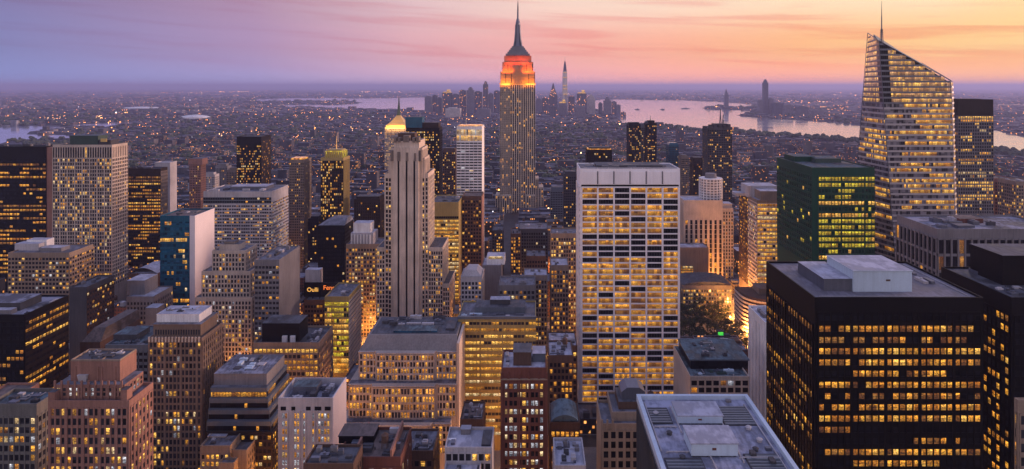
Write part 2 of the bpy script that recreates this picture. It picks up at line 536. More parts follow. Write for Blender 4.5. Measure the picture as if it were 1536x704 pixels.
    def finish(s, single=None):
        s.mb.build('wall', s.mats, s.root)
        for rm in s.roofs+[s.roofmb]: rm.build('roof', RF[s.roofk], s.root)
        if not s.win: return
        if single is None: single = 100 if s.Y <= 610 else 0
        def vis(w):
            side, u, z, *_ = w
            xx, yy = (u, w[6]) if side == 'F' else (w[6], u)
            a, b = PX(xx, yy), PY(z, yy)
            return -8 < a < 1544 and b < min(708, s.vis)
        order = sorted(range(len(s.win)), key=lambda i: (not vis(s.win[i]), s.win[i][0] != 'F', -round(s.win[i][3]*s.win[i][4], 1), -s.win[i][2]))
        sing = set(order[:single]); cache = {}
        ox, oy, oz = offset(s.root)
        rest = MB(); D = .03
        for i, (side, u_, z, w, h, k, pl) in enumerate(s.win):
            if i in sing:
                key = (side, round(w, 3), round(h, 3), k)
                me = cache.get(key)
                if me is None:
                    mb = MB()
                    if side == 'F': mb.face([(-w/2,0,-h/2),(w/2,0,-h/2),(w/2,0,h/2),(-w/2,0,h/2)])
                    elif side == 'R': mb.face([(0,-w/2,-h/2),(0,w/2,-h/2),(0,w/2,h/2),(0,-w/2,h/2)])
                    else: mb.face([(0,w/2,-h/2),(0,-w/2,-h/2),(0,-w/2,h/2),(0,w/2,h/2)])
                    me = bpy.data.meshes.new('window'); me.from_pydata(mb.v, [], mb.f); me.materials.append(L[k]); quad_uv(me); me.update()
                    cache[key] = me
                o = bpy.data.objects.new('window', me)
                C.objects.link(o); o.parent = s.root
                o.location = (u_-ox, pl-D-oy, z-oz) if side == 'F' else ((pl+D if side == 'R' else pl-D)-ox, u_-oy, z-oz)
            else:
                mi = MK.index(k)
                if side == 'F': rest.face([(u_-w/2,pl-D,z-h/2),(u_+w/2,pl-D,z-h/2),(u_+w/2,pl-D,z+h/2),(u_-w/2,pl-D,z+h/2)], mi)
                elif side == 'R': rest.face([(pl+D,u_-w/2,z-h/2),(pl+D,u_+w/2,z-h/2),(pl+D,u_+w/2,z+h/2),(pl+D,u_-w/2,z+h/2)], mi)
                else: rest.face([(pl-D,u_+w/2,z-h/2),(pl-D,u_-w/2,z-h/2),(pl-D,u_-w/2,z+h/2),(pl-D,u_+w/2,z+h/2)], mi)
        o = rest.build('window_grid', [L[k] for k in MK], s.root)
        if o is not None: o['kind'] = 'stuff'

# ------------------------------------------------------------------ setting: ground, water, roads, haze
def ground_mat():
    m, nt, b = newmat('land'); N = NT(nt); p = N.pos()
    n1 = N.noise(p, .0022, 8, .6); n2 = N.noise(p, .02, 4, .6); n3 = N.noise(p, .00035, 6, .55)
    f = N.step(N.math('ADD', N.math('MULTIPLY', n1, .6), N.math('MULTIPLY', n2, .4)), .4, .62)
    col = N.mix(f, (.010, .014, .022, 1), (.036, .037, .056, 1))
    col = N.mix(N.step(n3, .45, .6), col, N.mix(1., col, (.6, .7, .8, 1), 'MULTIPLY'))
    N.put(col, b.inputs['Base Color']); b.inputs['Roughness'].default_value = .9
    return m
g = MB(); g.face([(-90000,-3000,0),(90000,-3000,0),(90000,85000,0),(-90000,85000,0)])
tag(g.build('ground', ground_mat()), 'dark land spreading from the city to the horizon', 'ground', kind='structure')

def GP(px, py):
    Y = CAMZ*FPX/(py-VPY)
    return (X(px, Y), Y)
WATERS = dict(
    bay=[(862,152),(900,149.5),(1000,150),(1080,153),(1132,157.5),(1130,160),(1060,160.5),(1052,162.5),(1064,165),(1125,165.5),(1140,167),(1118,170),(1105,173.5),(1130,177),(1165,179),(1210,182),(1290,187),(1440,193),(1493,196),(1536,207),(1640,216),(1700,240),(1536,231),(1440,226),(1284,212),(1235,207),(1180,204),(1140,201.5),(1100,198),(1070,197),(1040,193),(1010,191),(985,187),(935,186),(925,175),(900,165),(870,158)],
    harbour=[(385,149.3),(430,147.3),(480,147),(530,148),(580,147.5),(640,146),(668,150),(655,167),(600,164),(550,163.5),(500,162.5),(470,161),(425,160),(425,157.6),(470,157),(500,157.5),(530,156.5),(545,154.5),(530,152.5),(500,151.5),(450,152.3),(385,152)],
    river=[(-150,191),(0,190.5),(60,189),(92,190.6),(88,193),(45,197.5),(40,202),(80,203),(104,203.5),(104,208),(60,208.5),(20,210),(0,216),(-150,222)],
    inlet=[(95,188.6),(120,186.7),(150,185),(180,184),(208,182.6),(213,184),(195,186.5),(170,188),(158,190.8),(150,188.6),(120,189.6)],
    reach=[(1480,157.2),(1540,156.4),(1620,156),(1620,159),(1540,159.2),(1480,159)],
    strand=[(190,226),(225,225),(262,225.5),(256,228),(215,230),(190,231)])
def water_mat():
    m, nt, b = newmat('water'); N = NT(nt); p = N.pos()
    b.inputs['Base Color'].default_value = (.74, .78, .94, 1); b.inputs['Metallic'].default_value = .8
    b.inputs['Specular IOR Level'].default_value = .9
    b.inputs['IOR'].default_value = 1.5
    n = N.noise(N.scale(p, (.004, .012, 1)), 1., 5, .6)
    N.put(N.step(n, .35, .65, .06, .16), b.inputs['Roughness'])
    bp = N.n('ShaderNodeBump'); bp.inputs['Strength'].default_value = .08; bp.inputs['Distance'].default_value = 1.
    N.l(N.noise(N.scale(p, (.02, .05, 1)), 1., 4), bp.inputs['Height']); N.l(bp.outputs[0], b.inputs['Normal'])
    return m
WM = water_mat()
POLYS = {}
WLAB = dict(bay='wide pale river mouth and bay behind the downtown towers on the right', harbour='long pale harbour sheet left of the downtown towers', river='blue grey river at the left edge', inlet='narrow pale inlet beyond the left river', reach='far strip of water at the right horizon', strand='short pale creek strip behind the left towers')
for k, pts in WATERS.items():
    poly = [GP(a, b) for a, b in pts]; POLYS[k] = np.array(poly)
    mb = MB(); mb.face([(x, y, .5) for x, y in poly][::-1] if np.sum([(poly[i-1][0]*poly[i][1]-poly[i][0]*poly[i-1][1]) for i in range(len(poly))]) < 0 else [(x, y, .5) for x, y in poly])
    tag(mb.build('water', WM), WLAB[k], 'water', kind='structure')
def in_water(x, y):
    for P in POLYS.values():
        if x < P[:,0].min() or x > P[:,0].max() or y < P[:,1].min() or y > P[:,1].max(): continue
        c = False; n = len(P); j = n-1
        for i in range(n):
            if (P[i,1] > y) != (P[j,1] > y) and x < (P[j,0]-P[i,0])*(y-P[i,1])/(P[j,1]-P[i,1])+P[i,0]: c = not c
            j = i
        if c: return True
    return False

# streets: one sheet of asphalt, pavement blocks as raised kerbs, painted lines
AVE = 219.0            # the avenue with the bright traffic
BLKX, BLKY = 262.0, 80.0
def asphalt():
    m, nt, b = newmat('asphalt'); N = NT(nt); p = N.pos()
    N.put(N.mix(N.step(N.noise(p, .08, 5), .35, .65), (.030,.030,.034,1), (.060,.058,.06,1)), b.inputs['Base Color'])
    b.inputs['Roughness'].default_value = .55
    return m
mb = MB(); mb.face([(-1700,140,.004),(1700,140,.004),(1700,1750,.004),(-1700,1750,.004)])
tag(mb.build('road', asphalt()), 'asphalt streets between the city blocks', 'road', kind='structure')
mb = MB()
BLOCKS = []
for i in range(-7, 7):
    bx0 = AVE+14+i*BLKX; bx1 = bx0+BLKX-28
    for j in range(0, 20):
        by0 = 150+j*BLKY; by1 = by0+BLKY-16
        if abs(PX((bx0+bx1)/2, by0)-768) > 1400: continue
        BLOCKS.append((bx0, bx1, by0, by1))
        mb.box(bx0, bx1, by0, by1, .004, .15)
tag(mb.build('pavement', wallmat('paving', (.22,.215,.21))), 'raised pavements of the city blocks', 'pavement', kind='structure')
mb = MB(); ln = plain('road_paint', (.75,.74,.70), .6)
y = 200
while y < 1600:
    for k in (-4.2, 0, 4.2): mb.face([(AVE+k-.09,y,.009),(AVE+k+.09,y,.009),(AVE+k+.09,y+3.5,.009),(AVE+k-.09,y+3.5,.009)])
    y += 9
tag(mb.build('road_markings', ln), 'white lane dashes on the avenue', 'road marking', kind='structure')

# haze
hz = MB(); hz.box(-95000, 95000, -4000, 90000, -2, 444.5, 0, None, True)
hm = bpy.data.materials.new('haze'); hm.use_nodes = True; hm.node_tree.nodes.clear()
ho = hm.node_tree.nodes.new('ShaderNodeOutputMaterial'); hv = hm.node_tree.nodes.new('ShaderNodeVolumePrincipled')
hv.inputs['Density'].default_value = 5.2e-5
hv.inputs['Color'].default_value = (.50, .53, .93, 1)
hv.inputs['Anisotropy'].default_value = .2
hm.node_tree.links.new(hv.outputs[0], ho.inputs['Volume'])
tag(hz.build('haze', hm), 'thin violet evening haze over the whole city', 'haze', kind='stuff')

# ------------------------------------------------------------------ the named buildings
# ---- bottom right: flat roof with two housings
b = Bd('office_building', 'low flat roof with two pale blue housings and a blue rim in the foreground', 956, 1120, 597, 222, 8, 720, wall='bluegreyclad', roof='blue', box=False, short='blue rimmed foreground roof')
b.y0, b.y1 = 158, 222; b.x0, b.x1 = X(956,222), X(1120,222); b.H = 150
b.mb.box(b.x0, b.x1, b.y0, b.y1, 0, b.H)
mb = MB(); t = 1.0
for a in ((b.x0-.3,b.x1+.3,b.y1-t,b.y1+.3), (b.x0-.3,b.x0+t,b.y0,b.y1-t), (b.x1-t,b.x1+.3,b.y0,b.y1-t)):
    mb.box(*a, b.H-.8, b.H+1.5, 0, None, True)
mb.box(b.x0-.3, b.x1+.3, b.y0-.3, b.y0, b.H-.8, b.H+1.5)
mb.build('parapet', W['bluewhite'], b.root)
b.roofmb.box(b.x0+1, b.x1-1, b.y0+.1, b.y1-1, b.H+.02, b.H+.1)
def housing(x0, x1, y0, y1, h):
    mb = MB(); mb.box(x0, x1, y0, y1, b.H+.6, b.H+h, 0); mb.box(x0-.25, x1+.25, y0-.25, y1+.25, b.H+h, b.H+h+.35, 1, None, True)
    for k in range(4): mb.box(x0+.5+k*(x1-x0-1.6)/3, x0+1.1+k*(x1-x0-1.6)/3, y0+.4, y1-.4, b.H+.1, b.H+.6, 2)
    o = mb.build('plant_housing', [W['bluewhite'], RF['pale'], W['darkgrey']], b.root)
    m2 = MB(); cx = (x0+x1)/2; m2.box(cx-.7, cx+.5, y0-.06, y0, b.H+h*.55, b.H+h*.72); m2.box(cx-.55, cx-.1, y0-.16, y0-.06, b.H+h*.58, b.H+h*.68)
    m2.build('vent_grille', W['redbrick'], o)
housing(X(1017,204.6), X(1084,204.6), 204.6, 213.5, 2.9)
housing(X(1037,186.6), X(1107,186.6), 186.6, 196.2, 4.1)
for (x0, x1, y0, y1) in ((38.5,45.5,205,215),(62,72.5,204,216),(38.5,49.5,164,186),(62.5,73,162,188)):
    mb = MB(); mb.box(x0, x1, y0, y1, b.H+.1, b.H+.45, 0)
    for k in range(int((y1-y0)/1.5)): mb.box(x0+.3, x1-.3, y0+.3+k*1.5, y0+1.2+k*1.5, b.H+.451, b.H+.62, 1)
    mb.build('roof_mat', [W['darkgrey'], W['bluegreyclad']], b.root)
for q in (((38.5,218,0),(38.5,190,0)),((47,216,0),(47,200,0)),((52.5,200,0),(52.5,172,0)),((61.5,214,0),(61.5,184,0)),((72.6,217,0),(72.6,168,0)),((40,189,0),(52,189,0)),((61,186,0),(73,186,0)),((39,203,0),(46,203,0))):
    mb = MB(); a, e = q; mb.bar((a[0],a[1],b.H+.5), (e[0],e[1],b.H+.5), .22, 0, 6)
    for k in range(5):
        f = k/4; x_, y_ = a[0]+(e[0]-a[0])*f, a[1]+(e[1]-a[1])*f
        mb.box(x_-.25, x_+.25, y_-.25, y_+.25, b.H+.1, b.H+.42)
    mb.build('roof_pipe', W['palegrey'], b.root)
for x_, y_ in ((43,199),(44,186),(70,195),(67,190),(56,168),(45,171),(66,170),(69,202),(41,211),(68,176)):
    mb = MB(); mb.cyl(x_, y_, b.H+.1, b.H+.9, .8, None, 10); mb.cyl(x_, y_, b.H+.91, b.H+1.25, 1.0, .5, 10)
    mb.build('roof_vent', W[random.choice(['steel','darkgrey','palegrey'])], b.root)
for k in range(9):
    x_ = random.uniform(40,72); y_ = random.uniform(160,219)
    if 46 < x_ < 62 and y_ > 182: continue
    mb = MB(); mb.box(x_, x_+random.uniform(1,2.4), y_, y_+random.uniform(1,2.4), b.H+.1, b.H+random.uniform(.6,1.6)); mb.build('roof_unit', W[random.choice(['steel','grey','darkgrey'])], b.root)
b.fac('L', b.y0, b.y1, 60, b.H-3, b.x0, cw=1.6, ch=3.8, wf=.6, hf=.8, lit=('random', .03, 'amber'), dp=.35, ds=.1, mat='darkgrey', dark='mid')
b.finish()

# ---- big black slab with amber windows
b = Bd('office_tower', 'black slab tower with amber window rows and a pale blue roof housing', 1222, 1475, 450, 236, 49, 720, wall='black', roof='wet', par=.9, short='black amber windowed slab')
b.fac('F', b.x0+1, b.x1-1, 100, b.H-4.5, b.y0, cw=2.55, ch=4.2, wf=.83, hf=.54, lit=('office', 1.25, 'amber'), dp=.35, ds=.2, every=5, ew=.35)
b.fac('L', b.y0+1, b.y1-1, 100, b.H-9.5, b.x0, cw=2.55, ch=4.2, wf=.7, hf=.50, lit=('office', .75, 'amber'), dp=.35, ds=.2, every=5, ew=.35)
zs_ = sorted({round(w_[2], 2) for w_ in b.win if w_[0] == 'F'}, reverse=True)
PAT = [(0,0,''),(.02,.95,'amber'),(.0,.90,'dim'),(0,1,'amber'),(0,1,'amber'),(.20,.78,'amber'),(0,1,'amber'),(0,1,'dim'),(0,1,'amber'),(0,1,'amber'),(0,.22,'dim'),(.6,.9,'dim'),(0,1,'amber'),(.2,.75,'amber'),(0,1,'amber')]
for i_, w_ in enumerate(b.win):
    if w_[0] == 'F':
        q0, q1, kk = PAT[zs_.index(round(w_[2], 2)) % len(PAT)]; f = (w_[1]-b.x0)/(b.x1-b.x0)
        k_ = 'glass'
        if kk and q0 <= f <= q1 and random.random() < (.97 if kk == 'amber' else .8): k_ = random.choice((kk,kk,'honey','honey','amber','honey','gold','dim')) if kk == 'amber' else random.choice(('dim','dim','amber'))
        b.win[i_] = w_[:5]+(k_,)+w_[6:]
    elif w_[5] != 'glass' and random.random() < .6: b.win[i_] = w_[:5]+('dim',)+w_[6:]
o = b.pbox('plant_housing', X(1280,245), X(1368,245), 245, 267, b.H+.1, b.H+8.1, 'bluewhite', 'pale', .3)
m2 = MB(); xx = X(1332,245); m2.box(xx-.8, xx+.9, 244.94, 245, b.H+4.2, b.H+4.9); m2.build('vent_grille', W['brownbrick'], o)
b.pbox('roof_deck_housing', X(1236,246), X(1279.5,246), 246, 270, b.H+.1, b.H+4.6, 'steel', 'pale', .2)
b.pbox('roof_deck_housing', X(1228,254), X(1239,254), 254, 274, b.H+.1, b.H+2.0, 'darkgrey', 'grey')
mb = MB(); mb.bar((b.x0+3,b.y0+3,b.H+.35),(b.x1-3,b.y0+3,b.H+.35),.15); mb.build('roof_rail', W['palegrey'], b.root)
mb = MB(); mb.bar((b.x1-3,b.y0+4,b.H+.35),(b.x1-3,b.y1-3,b.H+.35),.15); mb.build('roof_rail', W['palegrey'], b.root)
b.clutter(X(1390,250), b.x1-6, 248, 280, b.H, 5, hmax=1.4)
b.finish()

# ---- second black slab at the right edge
b = Bd('office_tower', 'second black slab cut by the right edge with a black penthouse box on its roof', 1517, 1700, 450, 250, 43, 720, wall='black', roof='dark', par=.9, short='black slab at the right edge')
b.fac('L', b.y0+1, b.y1-1, 60, b.H-6, b.x0, cw=2.4, ch=4.2, wf=.66, hf=.5, lit=('random', .42, 'amber'), dp=.3, ds=.2)
b.fac('F', b.x0+1, b.x1-1, 60, b.H-6, b.y0, cw=2.6, ch=4.2, wf=.7, hf=.5, lit=('office', .45, 'amber'), dp=.3, ds=.2)
b.pbox('penthouse', X(1499,270), X(1640,270), 268, 288, b.H+.1, b.H+12.5, 'black', 'dark', .25)
b.pbox('roof_unit', X(1462,285), X(1478,285), 283, 289, b.H+.1, b.H+1.5, 'steel')
b.clutter(b.x0+2, X(1560,255), 252, 266, b.H, 4, hmax=1.2)
b.finish()

# ---- grey columned block
b = Bd('office_block', 'grey stone block with tall dark windows between piers behind the black slabs', 1406, 1600, 347, 430, 48, 440, wall='grey', roof='patch', par=1.5, short='grey columned block')
for w_ in (dict(side='L', a0=b.y0, a1=b.y1, plane=b.x0), dict(side='F', a0=b.x0, a1=b.x1, plane=b.y0)):
    b.fac(z0=b.H-61, z1=b.H-5, cw=4.7, ch=11.0, wf=.70, hf=.84, lit=('random', .10, 'dim'), dp=1.0, ds=.45, **w_)
b.clutter(b.x0+4, b.x1-30, b.y0+6, b.y1-5, b.H, 10, hmax=3.2)
b.pbox('penthouse', X(1440,455), X(1475,455), 455, 468, b.H+.1, b.H+3.2, 'redbrick', 'brown')
b.finish()

# ---- crystalline glass tower with slanted roof and spire
def crystal():
    Yf, Yr = 600., 652.
    root = Bd('glass_tower', 'pale glass tower with a slanting roofline and thin spire', 1345, 1442, 60, Yf, Yr-Yf, 392, wall='silver', box=False, short='slanted glass tower')
    b = root
    zt_peak, zt_right = Z(50, Yr), Z(125, Yf)
    def prof(z):
        f = (z-60)/(Z(62, Yf)-60)
        xf = X(1347 + (1318-1347)*f, Yf); xr = X(1443.5+(1433-1443.5)*f, Yf)
        xl = X(1272 + (1302-1272)*f, Yr)
        return xl, xf, xr
    P1 = np.array([X(1302,Yr), Yr, Z(50,Yr)]); P2 = np.array([X(1318,Yf), Yf, Z(61,Yf)]); P3 = np.array([X(1433,Yf), Yf, Z(125,Yf)])
    PN = np.cross(P2-P1, P3-P1)
    def ztop(x, y):   # slanted roof plane
        return float(P1[2]-(PN[0]*(x-P1[0])+PN[1]*(y-P1[1]))/PN[2])
    core = MB()
    # core body with the slanted top: rings at 60 m and the top
    def poly(z): 
        xl, xf, xr = prof(z); return [(xl,Yr),(xf,Yf),(xr-5,Yf),(xr,Yf+5),(xr,Yr)]
    def polytop():
        z = 300; xl, xf, xr = prof(z)
        return [(a_,b_,ztop(a_,b_)) for a_,b_ in ((xl,Yr),(xf,Yf),(xr-5,Yf),(xr,Yf+5),(xr,Yr))]
    def shrink(P):
        (a,b_,c_),(d_,e,f_),(g_,h,i),(j,k_,l_),(m_,n_,o_) = P
        return [(a+6,b_,c_-1),(d_+4,e+6,f_-1),(g_-1,h+4,i),(j-3,k_+2,l_),(m_-3,n_,o_)]
    rings = [shrink([(x,y,z) for x,y in poly(z)]) for z in range(0, 241, 10)]+[shrink(polytop())]
    core.loft(rings, 0)
    tp_ = polytop(); core.face([(x,y,z+.02) for x,y,z in tp_], 1)
    ch = 5.1; z = 70.; k = 0
    sp = MB()
    wins = []
    def mark(face, a, c_, z0_, z1_, za, zb):
        pass
    while z < 318:
        # storey: spandrel z..z+1.7, glass z+1.7..z+ch
        z0, z1 = z, z+1.8
        crown = z > 243
        if crown: z1 = z+1.7
        xl, xf, xr = prof(z)
        faces = [((xl,Yr),(xf,Yf),'l'), ((xf,Yf),(xr-5,Yf),'f'), ((xr-5,Yf),(xr,Yf+5),'c')]
        for (ax,ay),(bx,by),w in faces:
            # cut by the slanting roof
            def clipt(zz):
                # portion of face [0..t] whose roof height exceeds zz
                za_, zb_ = ztop(ax,ay), ztop(bx,by)
                if zb_ > zz: return 1.
                if za_ <= zz: return 0.
                return (za_-zz)/(za_-zb_)
            t = clipt(z1+.2)
            if t <= .02: continue
            ex, ey = ax+(bx-ax)*t, ay+(by-ay)*t
            n = np.array([by-ay, -(bx-ax)]); n = n/np.linalg.norm(n); 
            d = .45
            A = (ax+n[0]*d, ay+n[1]*d); E = (ex+n[0]*d, ey+n[1]*d)
            m = 0
            sp.face([(A[0],A[1],z0),(E[0],E[1],z0),(E[0],E[1],z1),(A[0],A[1],z1)], 1 if crown else 0)
            sp.face([(A[0],A[1],z1),(E[0],E[1],z1),(ex,ey,z1),(ax,ay,z1)], 0)
            sp.face([(ax,ay,z0),(ex,ey,z0),(E[0],E[1],z0),(A[0],A[1],z0)], 0)
            # panes
            t2 = clipt(z+ch)
            Lg = math.hypot(bx-ax, by-ay); np_ = max(1, int(Lg/1.9))
            st = random.random(); base = 'gold'
            runs = [False]*np_
            pr = .62 if crown else .60
            if crown: runs = [True]*np_
            elif st < pr:
                for _ in range(max(1, np_//9)):
                    s0 = random.randrange(np_); ln_ = random.randint(5, max(6, int(np_*.7)))
                    for q in range(s0, min(np_, s0+ln_)): runs[q] = random.random() < .9
            for q in range(np_):
                if (q+1)/np_ > t2+.5/np_: break
                f0, f1 = (q+.03)/np_, (q+.97)/np_
                f1 = min(f1, t2)
                if f1 <= f0: continue
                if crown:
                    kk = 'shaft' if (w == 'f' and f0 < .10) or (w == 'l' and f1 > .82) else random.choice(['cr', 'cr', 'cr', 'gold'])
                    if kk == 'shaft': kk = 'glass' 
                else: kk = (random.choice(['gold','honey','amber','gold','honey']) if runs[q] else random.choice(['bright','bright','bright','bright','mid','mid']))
                o_ = .06
                wins.append(([(ax+(bx-ax)*f0+n[0]*o_, ay+(by-ay)*f0+n[1]*o_, z1), (ax+(bx-ax)*f1+n[0]*o_, ay+(by-ay)*f1+n[1]*o_, z1),
                              (ax+(bx-ax)*f1+n[0]*o_, ay+(by-ay)*f1+n[1]*o_, min(z+ch, 1e9)), (ax+(bx-ax)*f0+n[0]*o_, ay+(by-ay)*f0+n[1]*o_, z+ch)], kk))
        z += ch
    core.build('curtain_wall', [W['bluegreyclad'], W['steel']], b.root)
    sp.build('spandrel', [W['silver'], W['steel']], b.root)
    keys = MK+['cr']
    # crown glass: the sunset glow is put in as the panes' own emission
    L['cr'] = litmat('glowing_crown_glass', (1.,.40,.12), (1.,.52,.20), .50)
    wins.sort(key=lambda w: -w[0][0][2])
    rest = MB(); cnt = 0
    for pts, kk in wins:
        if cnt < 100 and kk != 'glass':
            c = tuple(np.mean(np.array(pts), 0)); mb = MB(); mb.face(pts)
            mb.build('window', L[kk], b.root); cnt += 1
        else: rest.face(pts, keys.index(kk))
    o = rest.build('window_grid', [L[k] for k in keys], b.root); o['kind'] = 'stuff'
    # mullion edges
    e = MB(); tp = polytop()
    ring0 = [(x,y,60) for x,y in poly(60)]
    for i in range(3): e.bar(ring0[i], tp[i], .32)
    e.bar(ring0[3], tp[3], .3)
    for i in range(4): e.bar(tp[i], tp[i+1], .4)
    e.build('edge_frame', W['steel'], b.root)
    # spire with lattice base
    s = MB(); sx, sy = X(1322.5, 616), 616; zb = ztop(sx, sy)-2
    for a_, c_ in ((-1.1,-1.1),(1.1,-1.1),(1.1,1.1),(-1.1,1.1)): s.bar((sx+a_,sy+c_,zb),(sx+a_*.5,sy+c_*.5,Z(44,616)),.22)
    for k in range(7):
        zz = zb+k*2.2; s.box(sx-1.2, sx+1.2, sy-1.2, sy+1.2, zz, zz+.2, 0, None, True)
    s.cyl(sx, sy, zb, Z(25,616), .75, .5, 8); s.cyl(sx, sy, Z(25,616), Z(1,616), .45, .12, 6)
    s.build('spire', W['steel'], b.root)
crystal()

# ---- dark grid tower right of it
b = Bd('office_tower', 'dark gridded tower with a plain top band just right of the slanted glass tower', 1437, 1490, 151, 700, 40, 330, wall='bronze', short='dark gridded tower')
b.front(z1=Z(174,700), cw=2.6, ch=3.6, wf=.62, hf=.6, lit=('office', .42, 'gold'), dp=.45, ds=.25, mat='grey', dark='mid')
b.side(z1=Z(174,700), cw=2.6, ch=3.6, wf=.62, hf=.6, lit=('office', .3, 'gold'), dp=.45, ds=.25, mat='grey', dark='mid')
b.roofbox('penthouse', 1440, 1470, 148.5, 705, 20, b.H, 'bronze')
b.finish()

# ---- green glass tower
b = Bd('office_tower', 'green glass tower with a bright yellow lit front left of the slanted glass tower', 1226, 1312, 253, 560, 80, 385, wall='greenclad', roof='teal', box=False, short='green glass tower')
b.block(X(1218,560), b.x1, 560, 640, 0, b.H-.01, 1.0)
b.fac('F', X(1227,560), b.x1, Z(400,560), Z(264,560), 560, cw=3.0, ch=5.3, wf=.86, hf=.62, lit=('office', 1.0, 'lime'), dp=.4, ds=.5, mat='greenclad', dark='green', every=7, ew=.4)
b.fac('L', 560, 640, Z(400,560), Z(264,560), X(1218,560), cw=4.0, ch=5.3, wf=.8, hf=.6, lit=('random', .035, 'lime'), dp=.2, ds=.15, mat='greenclad', dark='green')
b.roofbox('penthouse', 1192, 1222, 235, 610, 25, b.H, 'greenclad', 'teal')
b.roofbox('penthouse', 1224, 1262, 238, 600, 25, b.H, 'copper', 'teal')
b.roofbox('penthouse', 1255, 1280, 246, 590, 25, b.H, 'brownbrick', 'dark')
b.finish()

# ---- gold lit tower
b = Bd('office_tower', 'glowing gold fronted tower with brown flank left of the green glass tower', 1136, 1172, 302, 700, 62, 445, wall='tan', roof='pale', short='glowing gold tower')
b.fac('F', b.x0, b.x1, Z(440,700), Z(305,700), b.y0, cw=3.3, ch=4.6, wf=.9, hf=.64, lit=('full', .93, 'gold'), dp=.3, ds=.4, mat='beige', dark='mid')
b.fac('L', b.y0+30, b.y1, Z(440,700), Z(305,700), b.x0, cw=4, ch=4.4, wf=.55, hf=.5, lit=('random', .32, 'orange'), dp=.3, ds=.2, mat='brownbrick')
b.fac('L', b.y0, b.y0+30, Z(440,700), Z(305,700), b.x0, cw=3.4, ch=4.4, wf=.7, hf=.5, lit=('random', .2, 'pale'), dp=.25, ds=.35, mat='beige', dark='mid')
b.roofbox('penthouse', 1141, 1170, 287, 706, 20, b.H, 'tan', 'pale')
b.roofbox('penthouse', 1122, 1166, 279, 725, 25, b.H, 'palegrey', 'pale')
b.roofbox('roof_unit', 1104, 1120, 290, 735, 15, b.H, 'palegrey', 'pale')
b.finish()

# ---- low curved block at the foot of the gold tower
b = Bd('office_block', 'low beige block with ribbed curved end at the foot of the glowing gold tower', 1128, 1175, 455, 640, 46, 495, wall='beige', roof='brown', box=False, short='curved beige block')
b.H = Z(455, 640)
cyx, cyy = X(1150,660), 668
def arc(r, z): return [(cyx-r*math.cos(a), cyy-r*math.sin(a), z) for a in [math.pi*k/10 for k in range(0, 7)]]+[(b.x1, cyy-20, z), (b.x1, cyy+18, z), (cyx-r, cyy+18, z)]
zz = 0.
while zz < b.H:
    b.mb.loft([arc(26, zz), arc(26, zz+2)], 0); b.mb.loft([arc(25.2, zz+2), arc(25.2, zz+4.2)], b.m('brownbrick'), True); zz += 4.2
b.pbox('penthouse', cyx-8, cyx+15, cyy-8, cyy+12, zz, zz+6, 'tan', 'brown')
b.finish()

# ---- white narrow slab
b = Bd('apartment_tower', 'narrow white slab with a blank side left of the black amber slab', 1147, 1175, 486, 430, 33, 640, wall='white', roof='pale', short='narrow white slab')
b.front(m=.4, cw=3.2, ch=4.4, wf=.5, hf=.5, lit=('random', .1, 'mixed'), dp=.1, ds=.08)
mb = MB()
for k in range(5): mb.box(b.x0-.4, b.x0, b.y0+3+k*6.6, b.y0+3.8+k*6.6, 10, b.H-4)
mb.build('rib', W['white'], b.root)
b.clutter(b.x0+1, b.x1-1, b.y0+2, b.y1-2, b.H, 3)
b.finish()

# ---- teal roofed block by the park
b = Bd('office_block', 'block with dark glass upper storeys and a teal stepped roof in front of the park', 1035, 1124, 567, 390, 46, 640, wall='limestone', roof='teal', par=1.0, short='teal roofed block')
b.front(m=.3, z1=b.H-1, cw=4.4, ch=4.2, wf=.66, hf=.62, lit=('random', .25, 'mixed'), dp=.4, ds=.25)
zt = Z(541, 402)
b.pbox('glass_storey', X(1036,402), X(1122,402), 402, 434, b.H+.1, zt, 'glass', 'teal')
b.pbox('roof_canopy', X(1035,402)-.5, X(1122,402)+.8, 401.5, 434.5, zt+.01, zt+.9, 'bluegreyclad', 'teal', .0)
b.clutter(X(1045,402), X(1100,402), 405, 430, zt+.9, 6, hmax=1.6)
b.clutter(X(1040,392), X(1115,392), 391.5, 401, b.H, 5, mats=('copper','steel','bluewhite'), hmax=1.3)
b.finish()

# ---- white travertine grid tower
b = Bd('office_tower', 'white gridded tower with six bays of dark and gold windows in the centre right', 870, 1020, 255, 500, 38, 625, wall='whitemetal', roof='grey', par=1.0, short='white gridded tower')
z1 = Z(281, 500); z0 = 0.5; rows = 38; ch = 8.72/945*500
b.fac('F', b.x0+1.2, b.x1-1.2, z1-rows*ch, z1, b.y0, ch=ch, cols=6, rows=rows, wf=.90, hf=.0001, lit=('random', 0, 'gold'), dp=1.5, ds=0)
b.win = []
b.fac('F', b.x0+1.2, b.x1-1.2, z1-rows*ch, z1, b.y0, ch=ch, cols=36, rows=rows, wf=.985, hf=.79, lit=('office', 1.0, 'amber'), dp=0, ds=.6, mat='whitemetal')
bays_ = {}
for i_ in range(len(b.win)):
    w_ = b.win[i_]
    if w_[0] != 'F': continue
    bay_ = int((w_[1]-b.x0-1.2)/((b.x1-b.x0-2.4)/6)); row_ = round(w_[2], 1)
    if ('row', row_) not in bays_: bays_[('row', row_)] = random.choice([.12, .8, .92, .97, .97, .55])
    if (bay_, row_) not in bays_: bays_[(bay_, row_)] = random.choice(['amber','honey','honey','honey','dim']) if random.random() < bays_[('row', row_)] else 'glass'
    k_ = bays_[(bay_, row_)]
    if k_ != 'glass' and random.random() < .35: k_ = random.choice(['dim','honey','amber','dim'])
    b.win[i_] = w_[:5]+(k_,)+w_[6:]
